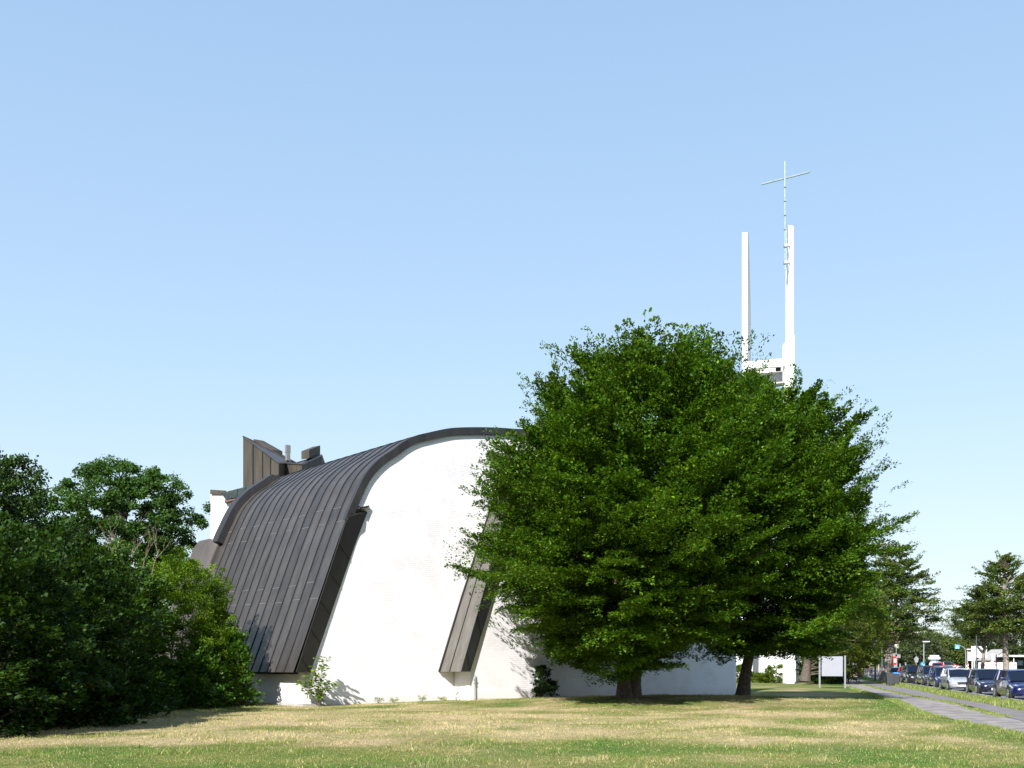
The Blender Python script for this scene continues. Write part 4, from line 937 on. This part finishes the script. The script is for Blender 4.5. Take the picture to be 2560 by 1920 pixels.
# ------------------------------------------------------------------ parked cars
def paint(name, c): return mat(name, c, .28, metal=.25, spec=.6, coat=1.0)
def loft(mb, sec):
    """sec: list of (x, [(y,z)...]) half rings mirrored to full rings"""
    n = len(sec[0][1])*2; vs = []
    for x, h in sec:
        vs += [(x, y, z) for y, z in h]+[(x, -y, z) for y, z in reversed(h)]
    fs = [(i*n+k, i*n+(k+1) % n, (i+1)*n+(k+1) % n, (i+1)*n+k) for i in range(len(sec)-1) for k in range(n)]
    fs += [tuple(range(n-1, -1, -1)), tuple((len(sec)-1)*n+k for k in range(n))]
    mb.add(vs, fs)
def make_car(label, col, L=4.1, W=1.74, H=1.47, kind='hatch', group='cars parked along the kerb', name='parked_car', rear_view=False):
    root = empty(name, (0, 0, 0), 0, label, 'car', group); pm = paint(label[:24], col); hw = W/2
    bz = H*.645; hood = H*.60
    def ring(w, zb, zt, r=.1): return [(w*.55, zb), (w*.93, zb+.03), (w, zb+.16), (w*1.0, (zb+zt)*.5), (w*.985, zt-.12), (w*.93, zt-.03), (w*.55, zt)]
    sec = [(0, ring(hw*.66, .30, H*.40)), (.06, ring(hw*.82, .24, H*.44)), (.22, ring(hw*.93, .2, H*.485)), (.55, ring(hw*.985, .19, H*.535)), (1.0, ring(hw, .19, H*.585)), (1.25, ring(hw, .19, bz)),
           (2.2, ring(hw, .19, bz+.01)), (L-.7, ring(hw*.99, .19, bz+.03)), (L-.25, ring(hw*.95, .2, bz+.03)), (L-.06, ring(hw*.87, .25, bz)), (L, ring(hw*.78, .3, bz-.15))]
    mb = MB(); loft(mb, sec); body = mb.build('body', pm, root, smooth=True)
    # cabin: glass below, painted roof and pillars
    xf, xr = 1.12, L-.12 if kind != 'sedan' else L-.5; rf, rr = xf+.78, xr-(.45 if kind == 'hatch' else .22 if kind == 'van' else .75)
    wb, wt = hw*.93, hw*.70; zt = H-.045
    mb = MB(); loft(mb, [(xf, [(wb*.2, bz-.03), (wb*.8, bz-.03), (wb*.85, bz-.01), (wb*.8, bz), (wb*.2, bz)]), (rf-.02, [(wb*.2, bz-.03), (wb*.97, bz-.03), (wt+.035, zt-.02), (wt*.8, zt), (wt*.2, zt+.01)]),
                        (rr+.02, [(wb*.2, bz-.03), (wb*.97, bz-.03), (wt+.02, zt-.02), (wt*.8, zt), (wt*.2, zt+.01)]), (xr, [(wb*.2, bz-.03), (wb*.8, bz-.03), (wb*.85, bz-.01), (wb*.8, bz), (wb*.2, bz)])])
    mb.build('window_glass', M['carglass'], root)
    mb = MB(); loft(mb, [(rf-.10, [(wt*.2, zt-.02), (wt*.9, zt-.06), (wt*.95, zt-.04), (wt*.8, zt-.01), (wt*.2, zt)]), (rf+.12, [(wt*.2, zt-.05), (wt+.03, zt-.05), (wt+.045, zt-.0), (wt*.85, zt+.04), (wt*.2, zt+.05)]),
                        ((rf+rr)/2, [(wt*.2, zt-.05), (wt+.03, zt-.05), (wt+.045, zt+.005), (wt*.85, zt+.045), (wt*.2, zt+.055)]), (rr+.06, [(wt*.2, zt-.05), (wt+.01, zt-.05), (wt+.03, zt-.0), (wt*.85, zt+.03), (wt*.2, zt+.04)]), (rr+.16, [(wt*.2, zt-.06), (wt*.9, zt-.07), (wt*.95, zt-.05), (wt*.8, zt-.02), (wt*.2, zt)])])
    for s in (1, -1):
        mb.tube([(xf+.02, s*wb*.92, bz-.02), (rf, s*(wt+.03), zt-.02)], .038, 6)
        mb.tube([(rf+.62, s*(wb*.985), bz-.03), (rf+.60, s*(wt+.03), zt-.02)], .034, 6)
        mb.tube([(rr-.28, s*(wb*.98), bz-.02), (rr-.16, s*(wt+.03), zt-.02)], .05, 6)
        mb.tube([(xr-.02, s*wb*.92, bz-.02), (rr, s*(wt+.02), zt-.02)], .07, 6)
    mb.build('roof', pm, root, smooth=True)
    xw = (.80, L-.72); rw = .315 if kind != 'van' else .34
    for x in xw:
        for s in (1, -1):
            mb = MB(); mb.disc((x, s*(hw-.10), rw+.03), rw+.075, (0, 1, 0), .215, 22); mb.build('wheel_arch', M['dark'], root)
            mb = MB(); mb.disc((x, s*(hw-.10), rw), rw, (0, 1, 0), .235, 22); wh = mb.build('wheel', M['tyre'], root, bevel=.02)
            mb = MB(); mb.disc((x, s*(hw+.015), rw), .06, (0, 1, 0), .03, 10)
            for k in range(5):
                a = k*2*math.pi/5; mb.tube([(x, s*(hw+.012), rw), (x+math.cos(a)*.2, s*(hw+.018), rw+math.sin(a)*.2)], .028, 5)
            ring_ = [(x+math.cos(a)*.21, s*(hw+.018), rw+math.sin(a)*.21) for a in np.linspace(0, 2*math.pi, 17)]; mb.tube(ring_, .018, 5)
            mb.build('rim', M['rim'], wh)
    for s in (1, -1):
        mb = MB(); mb.add([(.10, s*hw*.60, H*.43), (.30, s*hw*.945, H*.435), (.62, s*hw*.985, H*.50), (.36, s*hw*.74, H*.505), (.06, s*hw*.60, H*.40), (.22, s*hw*.955, H*.40), (.6, s*hw*1.0, H*.47), (.30, s*hw*.74, H*.52)],
                          [(0,1,2,3),(4,5,6,7),(0,1,5,4),(1,2,6,5),(2,3,7,6),(3,0,4,7)]); mb.build('headlight', M['lamp'], root)
        mb = MB(); mb.box((xf+.22, s*(hw+.08), bz+.07), (.13, .2, .13)); mb.build('wing_mirror', pm, root, bevel=.03)
        mb = MB(); mb.box((L-.06, s*hw*.66, bz-.12), (.14, .26, .2)); mb.build('tail_light', M['tail'], root, bevel=.03)
        mb = MB(); mb.box((.14, s*hw*.70, .33), (.1, .2, .09)); mb.build('fog_light', M['dark'], root, bevel=.02)
        for xh in (1.95, 2.9): mb = MB(); mb.box((xh, s*(hw+.004), bz-.16), (.16, .03, .03)); mb.build('door_handle', pm, root)
    mb = MB(); mb.prism([(-.46, H*.40), (.46, H*.40), (.36, H*.30), (-.36, H*.30)], -.012, .1, 'x'); mb.build('grille', M['dark'], root)
    mb = MB(); mb.prism([(-.5, .22), (.5, .22), (.42, .29), (-.42, .29)], .0, .12, 'x'); mb.build('air_intake', M['dark'], root)
    mb = MB(); mb.tube([(-.015, -.46, H*.405), (-.03, 0, H*.415), (-.015, .46, H*.405)], .012, 5); mb.build('chrome_strip', M['chrome'], root)
    mb = MB(); mb.box((-.02, 0, .37), (.02, .52, .11)); mb.build('number_plate', M['plate'], root)
    mb = MB(); mb.box((L+.0, 0, .62), (.03, .52, .11)); mb.build('number_plate', M['plate'], root)
    return root
def place(o, px, Y, yaw):
    """front near corner of the car at photo column px and depth Y; the car points at the camera"""
    x = (px-1280)/F*Y; a = math.pi/2-yaw           # local +x runs backwards along the street
    fw = Vector((math.cos(a), math.sin(a), 0)); lt = Vector((-math.sin(a), math.cos(a), 0))
    p = Vector((x, Y, 0))-fw*.75-lt*.85
    o.location = (p.x, p.y, gz(p.x, p.y)+.01); o.rotation_euler = (0, 0, a)
cars = [('dark blue hatchback parked nearest, cut by the right edge', (.006, .01, .075), 4.2, 1.78, 1.46, 'hatch', 2523, 48.5),
        ('black blue hatchback second in the parked row', (.008, .01, .035), 4.0, 1.72, 1.47, 'hatch', 2442, 56.5),
        ('silver hatchback parked between black and blue cars', (.42, .43, .46), 4.05, 1.73, 1.47, 'hatch', 2370, 65.5),
        ('blue compact with roof rails parked behind the silver car', (.012, .018, .09), 4.2, 1.76, 1.55, 'van', 2338, 73.5),
        ('dark grey tall car parked between the blue compact and black van', (.045, .04, .045), 4.3, 1.8, 1.62, 'van', 2307, 81),
        ('black people carrier parked behind the dark grey car', (.02, .018, .02), 4.6, 1.82, 1.68, 'van', 2268, 88.5),
        ('dark red small car almost hidden behind the black people carrier', (.2, .01, .02), 3.9, 1.7, 1.5, 'hatch', 2252, 96),
        ('bright blue sedan behind the wheelie bins', (.02, .12, .4), 4.4, 1.78, 1.43, 'sedan', 2225, 104)]
for lab, c, L_, W_, H_, k, px, Y in cars:
    place(make_car(lab, c, L_, W_, H_, k), px, Y, R(13.0))
# cars on the junction
c = make_car('red car driving away on the junction seen from behind', (.6, .01, .02), 4.0, 1.76, 1.45, 'hatch', None, 'red_car'); p = at(2368, 1669, 158); c.location = (p.x, p.y+4, gz(p.x, p.y)); c.rotation_euler = (0, 0, R(-90-20))
c = make_car('black car beyond the striped delineators', (.01, .01, .012), 4.4, 1.8, 1.45, 'sedan', None, 'black_car'); p = at(2408, 1668, 170); c.location = (p.x, p.y, gz(p.x, p.y)); c.rotation_euler = (0, 0, R(150))
c = make_car('white car waiting behind the red car', (.5, .5, .52), 4.2, 1.76, 1.45, 'hatch', None, 'white_car'); p = at(2348, 1668, 175); c.location = (p.x, p.y, gz(p.x, p.y)); c.rotation_euler = (0, 0, R(80))

# ------------------------------------------------------------------ street things
# blank sign board
p0, p1 = at(2049, 1721, 75), at(2112.5, 1721, 74); sg = empty('sign_board', ((p0.x+p1.x)/2, 74.5, 0), 0, 'blank pale board facing the lawn on two grey posts', 'sign')
o = sg.location.copy(); zt = at(0, 1641, 74.5).z; zb = at(0, 1690.5, 74.5).z
for q in (p0, p1): mb = MB(); mb.box((q.x-o.x, q.y-o.y, (zt+.05)/2), (.11, .11, zt+.05)); mb.build('post', M['post'], sg, bevel=.01)
mb = MB(); ang = math.atan2(p1.y-p0.y, p1.x-p0.x); mb.box((0, -.0, (zt+zb)/2), (p1.x-p0.x-.02, .05, zt-zb), ang); mb.build('panel', M['sign'], sg, bevel=.008)
# wheelie bins
def bin_(label, loc, rz, lidm):
    root = empty('wheelie_bin', loc, rz, label, 'bin', 'wheelie bins beside the locust tree'); mb = MB()
    mb.prism([(-.24, .12), (.24, .12), (.30, .96), (-.30, .96)], -.30, .30, 'y'); mb.build('body', M['blackplastic'], root, bevel=.03)
    mb = MB(); mb.prism([(-.33, .965), (.33, .965), (.31, 1.02), (0, 1.06), (-.31, 1.02)], -.33, .36, 'y'); mb.build('lid', lidm, root, bevel=.015)
    for s in (1, -1): mb = MB(); mb.disc((s*.22, .26, .11), .11, (1, 0, 0), .05, 12); mb.build('wheel', M['tyre'], root)
    mb = MB(); mb.tube([(-.24, .38, .93), (.24, .38, .93)], .018, 6); mb.build('handle', M['blackplastic'], root)
q = at(2224.5, 1712, 84); bin_('dark wheelie bin with a black lid, nearer of the two', (q.x, 84, 0), R(-12), M['blackplastic'])
q = at(2239, 1711, 86); bin_('grey wheelie bin with a bright blue lid next to the parked cars', (q.x, 86, 0), R(-10), mat('blue lid', (.05, .3, .7), .4))

def pole(name, px, Y, ytop, r, m, label, cat, ybase=None):
    x = (px-1280)/F*Y; z0 = gz(x, Y); zt = at(0, ytop, Y).z; root = empty(name, (x, Y, z0), 0, label, cat)
    mb = MB(); mb.tube([(0, 0, -.1), (0, 0, zt-z0)], [r, r*.75], 8); mb.build('pole', m, root); return root, zt-z0
r_, h = pole('lamp_post', 2188, 108, 1572, .1, M['pole_blue'], 'dark blue lamp post standing in the shade of the path edge', 'lamp post')
mb = MB(); mb.box((.3, 0, h), (.7, .2, .1)); mb.build('lamp_head', M['steel'], r_)
r_, h = pole('lamp_post', 2205, 135, 1578, .11, M['white_gloss'], 'slim white lamp post left of the leaning locust trunk', 'lamp post')
mb = MB(); mb.box((.3, 0, h), (.8, .25, .12)); mb.build('lamp_head', M['steel'], r_)
r_, h = pole('lamp_post', 2309.5, 150, 1605, .09, M['steel'], 'grey street lamp in front of the distant trees', 'lamp post')
mb = MB(); mb.box((.3, -.1, h+.05), (.95, .3, .14), .15); mb.build('lamp_head', M['white_gloss'], r_, bevel=.03)
r_, h = pole('lamp_post', 2418.5, 175, 1624, .09, M['steel'], 'short looking street lamp left of the direction signs', 'lamp post')
mb = MB(); mb.box((.3, -.1, h+.05), (.95, .3, .14), .15); mb.build('lamp_head', M['white_gloss'], r_, bevel=.03)
# sign backs and traffic signs
r_, h = pole('traffic_sign', 2171.5, 130, 1635, .05, M['steel'], 'round sign seen from its grey back, left of the dark blue pole', 'traffic sign')
mb = MB(); mb.disc((0, -.08, h-.25), .36, (0, 1, 0), .03); mb.build('sign_plate', M['post'], r_)
r_, h = pole('traffic_sign', 2290.5, 150, 1641, .05, M['steel'], 'small sign seen from its grey back before the green bushes', 'traffic sign')
mb = MB(); mb.prism([(-.2, h-.9), (.2, h-.9), (.35, h-.3), (0, h+.05), (-.35, h-.3)], -.1, -.07, 'y'); mb.build('sign_plate', M['post'], r_)
r_, h = pole('traffic_sign', 2240.5, 125, 1612, .05, M['steel'], 'square pale sign on a thin pole above the red pylon', 'traffic sign')
mb = MB(); mb.box((0, -.08, h-.15), (.46, .03, .46)); mb.build('sign_plate', mat('faded sign back', (.42, .44, .36), .6), r_)
r_, h = pole('traffic_sign', 2242, 120, 1634, .06, M['steel'], 'wide grey framed board seen from behind above the red pylon', 'traffic sign')
mb = MB(); mb.box((-.45, -.08, h-.15), (.9, .03, .34)); mb.box((.1, -.08, h-.3), (.6, .03, .4)); mb.build('sign_plate', M['post'], r_)
r_, h = pole('traffic_sign', 2306.5, 128, 1657, .04, M['steel'], 'round blue sign with a white arrow pointing down right', 'traffic sign')
mb = MB(); mb.disc((0, -.07, h-.2), .30, (0, 1, 0), .03, 24); pl_ = mb.build('sign_plate', M['blue'], r_)
mb = MB(); mb.tube([(-.13, -.095, h-.08), (.1, -.095, h-.31)], .028, 4); mb.prism([(.16, h-.37), (.16, h-.2), (-.01, h-.37)], -.11, -.09, 'y'); mb.build('arrow', M['white_gloss'], pl_)
# red pylon with white notice
x = (2236.5-1280)/F*118; root = empty('info_pylon', (x, 118, gz(x, 118)), 0, 'red pylon with a white notice beside the grey pole', 'pylon'); z1 = at(0, 1641, 118).z-gz(x, 118); z0_ = at(0, 1662, 118).z-gz(x, 118)
mb = MB(); mb.box((0, 0, (z0_+z1)/2), (.36, .25, z1-z0_)); mb.build('panel', M['red'], root, bevel=.02)
mb = MB(); mb.box((-.01, -.14, (z0_+z1)/2), (.24, .02, .42)); mb.build('notice', M['white_gloss'], root)
mb = MB(); mb.box((0, 0, z0_/2), (.2, .15, z0_)); mb.build('stand', M['steel'], root)
x = (2226.5-1280)/F*116; o_ = MB(); o_.prism([(-.14, 0), (.14, 0), (.18, .5), (.08, .95), (-.1, 1.0), (-.16, .5)], -.1, .1, 'y'); o_ = tag(o_.build('hydrant_marker', M['yellow'], bevel=.02), 'small yellow object just right of the leaning trunk', 'marker'); o_.location = (x, 116, gz(x, 116)+.25)
for (px, Y, yt, lab) in ((2250, 120, 1660, 'grey bollard behind the blue parked car'), (2264, 122, 1657, 'taller grey bollard right of the first one'), (2196.5, 140, 1661, 'wooden bollard between the two lamp posts')):
    r_, h = pole('bollard', px, Y, yt, .1, M['steel'] if px > 2200 else M['wood'], lab, 'bollard'); mb = MB(); mb.disc((0, 0, h), .12, (0, 0, 1), .06, 10); mb.build('cap', M['post'], r_)
# roadworks: striped barrier, warning feet, posts, white container
def striped(mb, x0, x1, z0, z1, y, n):
    for k in range(n):
        mb.mi = k % 2; a = x0+(x1-x0)*k/n; b = x0+(x1-x0)*(k+1)/n; mb.prism([(a, z0), (b, z0), (b, z1), (a, z1)], y-.02, y+.02, 'y')
x = (2168-1280)/F*140; root = empty('road_barrier', (x, 140, gz(x, 140)), 0, 'red and white striped barrier board on the far end of the path', 'barrier')
mb = MB(); striped(mb, -.6, .7, 1.1, 1.45, 0, 7); mb.build('board', [M['white_gloss'], M['red']], root)
for k in (-.45, .5): mb = MB(); mb.box((k, 0, .6), (.08, .08, 1.2)); mb.build('leg', M['wood'], root)
for i, (px, Y, lab) in enumerate(((2123.5, 128, 'low striped barrier foot left, below the white container'), (2140, 130, 'low striped barrier foot beside the wooden posts'))):
    x = (px-1280)/F*Y; root = empty('striped_warning_block', (x, Y, gz(x, Y)), 0, lab, 'barrier', 'striped barrier feet'); mb = MB(); striped(mb, -.25 if i == 0 else -.33, .25 if i == 0 else .33, .1, .6, 0, 5); mb.build('board', [M['white_gloss'], M['red']], root)
    mb = MB(); mb.box((0, 0, .05), (.7, .35, .1)); mb.build('base', M['kerb'], root)
for (px, Y, h, lab) in ((2124.5, 126, 1.3, 'wooden post above the left barrier foot'), (2147, 131, 1.2, 'wooden post right of the second barrier foot'), (2149.5, 132, .8, 'short wooden post touching the right post'), (2158, 136, 1.9, 'tall thin post before the dark bushes')):
    x = (px-1280)/F*Y; m_ = MB(); m_.tube([(0, 0, -.05), (0, 0, h)], .07, 7); m_ = tag(m_.build('wooden_post', M['wood']), lab, 'post', 'wooden posts by the path'); m_.location = (x, Y, gz(x, Y))
x = (2125.5-1280)/F*150; root = empty('container', (x, 150, gz(x, 150)), R(6), 'white site container under the trees beyond the sign', 'container'); mb = MB(); mb.box((0, 0, .95), (1.15, 1.2, 1.75)); mb.build('body', M['white_gloss'], root, bevel=.03)
mb = MB(); 
for k in (-.2, .12): mb.box((k, -.61, .95), (.03, .03, 1.7))
mb.build('panel_joint', M['steel'], root)
# advertising column
x = (2336-1280)/F*165; root = empty('advertising_column', (x, 165, gz(x, 165)), 0, 'round advertising column with a white roof and blue posters', 'advertising column')
mb = MB(); mb.tube([(0, 0, 0), (0, 0, 1.9)], .62, 20); mb.build('drum', mat('blue poster print', (.05, .2, .55), .5, var=.3, vscale=1.5, col2=(.6, .68, .75), detail=1), root)
mb = MB(); mb.tube([(0, 0, 1.9), (0, 0, 2.25)], .92, 20); mb.tube([(0, 0, 2.25), (0, 0, 2.55)], .72, 20); mb.build('roof', M['white_gloss'], root)
# delineators
for (px, Y, h, lab) in ((2385, 140, 1.4, 'striped delineator standing left of its pair'), (2393, 135, 1.4, 'striped delineator standing right of its pair'), (2418.5, 138, 1.6, 'dark striped delineator leaning near the black car'), (2337, 150, .8, 'small striped delineator under the advertising column')):
    x = (px-1280)/F*Y; root = empty('delineator', (x, Y, gz(x, Y)), 0, lab, 'delineator', 'red and white delineators'); mb = MB()
    n = 8
    for k in range(n):
        mb.mi = k % 2; a = .1+(h-.1)*k/n; b = .1+(h-.1)*(k+1)/n; s_ = .08
        mb.prism([(-.15, a-s_), (.15, a+s_), (.15, b+s_), (-.15, b-s_)], -.03, .03, 'y')
    mb.build('board', [M['white_gloss'], M['red']], root); mb = MB(); mb.box((0, 0, .05), (.5, .4, .1)); mb.build('base', M['blackplastic'], root)
# pedestrian crossing sign on a curved arm
Y = 140; x = (2414-1280)/F*Y; zt = at(0, 1611, Y).z; z0 = gz(x, Y); root = empty('crossing_sign', (x, Y, z0), 0, 'blue crossing sign with a white triangle hanging from a curved arm', 'traffic sign')
xs = at(2393, 1617, Y); mb = MB(); a = (xs.x-x-.35); mb.tube(smooth_curve([(0, 0, 0), (0, 0, zt-z0-1.2), (-.35, 0, zt-z0-.35), (a, 0, zt-z0)], 5), .05, 6); mb.build('arm', M['steel'], root)
cx, cz = xs.x-x, xs.z-z0; mb = MB(); mb.box((cx, 0, cz), (.62, .1, .52)); pl_ = mb.build('sign_plate', mat('bright sign blue', (.03, .38, .75), .4), root)
mb = MB(); mb.prism([(cx-.24, cz-.2), (cx+.24, cz-.2), (cx, cz+.2)], -.075, -.055, 'y'); t_ = mb.build('triangle', M['white_gloss'], pl_)
mb = MB(); mb.box((cx, -.085, cz-.02), (.04, .01, .16)); mb.box((cx, -.085, cz+.09), (.05, .01, .04)); mb.box((cx-.03, -.085, cz-.12), (.03, .01, .1), .3); mb.box((cx+.03, -.085, cz-.12), (.03, .01, .1), -.3); mb.build('figure', M['frame'], t_)
# direction signs
Y = 125
def board(px0, py0, px1, py1, Y, label, lines, poles, extra=None):
    a, b = at(px0, py1, Y), at(px1, py0, Y); cx = (a.x+b.x)/2; z0 = gz(cx, Y); root = empty('direction_sign', (cx, Y, z0), 0, label, 'sign', 'white direction signs'); w2, lo, hi = (b.x-a.x)/2, a.z-z0, b.z-z0
    mb = MB(); mb.box((0, 0, (lo+hi)/2), (w2*2, .06, hi-lo)); brd = mb.build('panel', M['white_gloss'], root)
    mb = MB()
    for (fx, fz, lw, th) in lines: mb.box((-w2+2*w2*fx+w2*lw, -.04, lo+(hi-lo)*fz), (2*w2*lw, .01, th*1.9))
    mb.build('lettering', mat('grey lettering', (.10, .10, .12), .6), brd)
    if extra: extra(brd, w2, lo, hi)
    for px in poles: xx = (px-1280)/F*Y-cx; mb = MB(); mb.tube([(xx, .08, -.1), (xx, .08, hi)], .06, 8); mb.build('post', M['white_gloss'], root)
    return root
def ex1(brd, w2, lo, hi):
    mb = MB(); xx = -w2+.2; z = lo+(hi-lo)*.5; mb.box((xx+.08, -.045, z), (.03, .01, .22)); mb.prism([(xx-.02, z+.05), (xx+.18, z+.05), (xx+.08, z+.17)], -.05, -.04, 'y'); mb.build('arrow', M['frame'], brd)
    mb = MB(); mb.box((-w2+2*w2*.46, -.045, lo+(hi-lo)*.18), (.16, .01, .13)); mb.build('symbol', M['blue'], brd)
board(2428, 1615.5, 2467, 1644, 150, 'largest white direction sign with an upward arrow and lines of text', [(.3, .86, .3, .03), (0, .72, 1, .012), (.3, .62, .42, .035), (.3, .5, .32, .035), (.3, .39, .36, .035), (0, .31, 1, .012), (.58, .2, .2, .035), (.6, .1, .15, .03)], (2441,), ex1)
def ex2(brd, w2, lo, hi):
    mb = MB()
    for k in range(3): mb.box((-w2+.14, -.045, lo+(hi-lo)*(.86-.16*k)), (.07, .01, .08))
    mb.build('symbol', M['red'], brd); mb = MB(); mb.box((-w2+.15, -.045, lo+(hi-lo)*.36), (.16, .01, .08)); mb.build('symbol', M['blue'], brd)
board(2420, 1630, 2438, 1651.5, 156, 'lower white direction sign with red and blue symbols behind the largest one', [(.3, .24, .4, .035), (.3, .08, .2, .02)], (2431, 2436), ex2)
# tall white pole by the signs and a red pole
pole('flag_pole', 2441, 112, 1586, .06, M['white_gloss'], 'tall white pole in front of the direction signs', 'pole')
pole('white_post', 2435.5, 118, 1645, .07, M['white_gloss'], 'white post with a black tip before the lower direction sign', 'post')
pole('red_post', 2490.5, 116, 1636, .07, M['red'], 'slim red post between the two locust trunks', 'post')
# water filled barrier wall, one thing of joined segments, lamps on top
Yb = 135; segs = [(2446, 2455), (2456, 2467.5), (2468.5, 2480.5), (2481.5, 2493), (2494, 2506), (2507, 2519), (2520, 2531), (2532, 2541)]
names_ = ['leftmost', 'second', 'third', 'fourth', 'fifth', 'sixth', 'seventh', 'rightmost']
for i, (a, b) in enumerate(segs):
    x0_ = (a-1280)/F*Yb; x1_ = (b-1280)/F*Yb; cx = (x0_+x1_)/2; z0 = gz(cx, Yb); hh = at(0, 1656.5, Yb).z-z0; lo = .1
    root = empty('barrier_segment', (cx, Yb, z0), 0, names_[i]+' segment of the white barrier with red reflectors along the roadworks', 'barrier', 'white barrier segments'); w2 = (x1_-x0_)/2
    mb = MB(); mb.prism([(-.25, lo), (.25, lo), (.22, .35), (.1, .5), (.08, hh), (-.08, hh), (-.1, .5), (-.22, .35)], -w2, w2, 'x'); mb.build('shell', M['white_gloss'], root)
    mb = MB()
    for k in range(3): mb.box((-w2+.12+k*(2*w2-.24)/2, -.105, hh-.30), (.13, .05, .14))
    mb.build('reflector', M['red'], root)
    if i in (1, 2, 3, 5, 6): mb = MB(); mb.tube([(.1, 0, hh), (.1, 0, hh+.16)], .08, 8); mb.build('warning_lamp', M['orange'], root)
x = (2453.5-1280)/F*128; m_ = MB(); m_.prism([(-.14, 0), (.14, 0), (.12, .5), (0, .62), (-.12, .5)], -.08, .08, 'y'); m_ = tag(m_.build('warning_light', M['orange'], bevel=.02), 'large orange warning light standing left of the slimmer locust trunk', 'warning light'); m_.location = (x, 128, gz(x, 128)+.1)
# poster frame, flat canopy building at the right edge, white gable
x = (2483.5-1280)/F*140; root = empty('poster_frame', (x, 140, gz(x, 140)), 0, 'grey poster board on a thin pole left of the red post', 'poster'); zc = at(0, 1643, 140).z-gz(x, 140)
mb = MB(); mb.box((0, 0, zc), (.62, .06, .95)); mb.build('panel', mat('faded poster', (.3, .32, .38), .5, var=.3, vscale=2, col2=(.55, .58, .6), detail=2), root); mb = MB(); mb.tube([(.05, 0, 0), (.05, 0, zc)], .05, 6); mb.build('post', M['steel'], root)
x = (2548-1280)/F*170; z0 = gz(x, 170); root = empty('canopy_building', (x, 170, z0), 0, 'flat white canopy roof over a dark glazed front at the right edge', 'building')
zc = at(0, 1640, 170).z-z0; mb = MB(); mb.box((1.0, 2, zc), (5.4, 6, .28)); mb.build('canopy', M['white_gloss'], root, bevel=.02)
mb = MB(); mb.box((1.4, 4.5, zc/2), (5.5, 3, zc-.3)); mb.build('wall', M['dark'], root)
for k in range(4): mb = MB(); mb.box((-.6+k*1.1, 2.95, zc*.52), (.9, .05, .8)); mb.build('window', mat('office glass', (.12, .2, .4), .15, spec=.8), root)
for k in (-1.2, 2.8): mb = MB(); mb.tube([(k, -.6, 0), (k, -.6, zc)], .06, 6); mb.build('column', M['white_gloss'], root)
x = (2499-1280)/F*185; z0 = gz(x, 185); root = empty('white_house', (x, 185, z0), 0, 'white gabled house seen between the two locust trunks', 'house')
mb = MB(); mb.prism([(-1.6, 0), (1.6, 0), (1.6, 2.2), (.9, 3.3), (-1.6, 1.6)], 0, 5, 'y'); mb.build('wall', mat('cream render', (.45, .44, .42), .8), root); mb = MB(); mb.prism([(-1.8, 1.5), (.9, 3.45), (1.8, 2.1), (1.8, 2.25), (.9, 3.6), (-1.8, 1.65)], -.2, 5.2, 'y'); mb.build('roof', M['kerb'], root)
# white house glimpsed through the leaning locust
x = (2262-1280)/F*300; z0 = gz(x, 300); root = empty('white_apartment_block', (x, 300, z0), 0, 'white apartment block glimpsed through the foliage beside the leaning trunk', 'building')
mb = MB(); mb.box((0, 3, 5.2), (9, 6, 10.4)); mb.build('wall', M['white'], root)
for i in range(3):
    for k in range(3): mb = MB(); mb.box((-2.8+k*2.8, -.02, 2+i*3), (1.3, .08, 1.3)); mb.build('window', M['frame'], root)
# a worker in blue and white behind the sign pole
def person(x, y, label):
    z0 = gz(x, y); root = empty('person', (x, y, z0), 0, label, 'person')
    me = bpy.data.meshes.new('body'); J = [((0,0,.95),(.15,.11)),((0,0,1.2),(.14,.1)),((0,0,1.42),(.16,.1)),((0,0,1.52),(.06,.06)),((0,0,1.62),(.09,.1)),((0,0,1.74),(.07,.08)),
        ((.09,0,.9),(.09,.09)),((.1,-.02,.5),(.065,.065)),((.1,.02,.08),(.045,.045)),((.1,-.12,.04),(.04,.03)),((-.09,0,.9),(.09,.09)),((-.1,-.02,.5),(.065,.065)),((-.1,.02,.08),(.045,.045)),((-.1,-.12,.04),(.04,.03)),
        ((.2,0,1.4),(.055,.055)),((.25,-.02,1.12),(.04,.04)),((.24,-.14,.92),(.032,.032)),((-.2,0,1.4),(.055,.055)),((-.25,-.02,1.12),(.04,.04)),((-.24,-.14,.92),(.032,.032))]
    E = [(0,1),(1,2),(2,3),(3,4),(4,5),(0,6),(6,7),(7,8),(8,9),(0,10),(10,11),(11,12),(12,13),(2,14),(14,15),(15,16),(2,17),(17,18),(18,19)]
    me.from_pydata([j[0] for j in J], E, []); o = bpy.data.objects.new('body', me); COL.objects.link(o); o.parent = root
    md = o.modifiers.new('skin', 'SKIN')
    for v, j in zip(me.skin_vertices[0].data, J): v.radius = j[1]
    me.skin_vertices[0].data[0].use_root = True
    o.modifiers.new('sub', 'SUBSURF').levels = 1; me.materials.append(mat('skin and dark trousers', (.35, .22, .16), .7))
    mb = MB(); mb.prism([(-.21, .98), (.21, .98), (.25, 1.45), (.1, 1.53), (-.1, 1.53), (-.25, 1.45)], -.14, .14, 'y'); mb.build('shirt', mat('white and blue shirt', (.5, .6, .75), .8), root, bevel=.05)
    mb = MB(); mb.prism([(-.2, .1), (-.05, .1), (0, .75), (.05, .1), (.2, .1), (.2, 1.0), (-.2, 1.0)], -.11, .11, 'y'); mb.build('trousers', M['frame'], root, bevel=.04)
    mb = MB(); mb.tube([(0, .01, 1.70), (0, .01, 1.78), (0, .01, 1.81)], [.105, .09, .03], 10); mb.build('hair', M['bark'], root)
p = at(2177.5, 1664, 143); person(p.x, 143, 'distant person in a white and blue shirt behind the striped barrier')
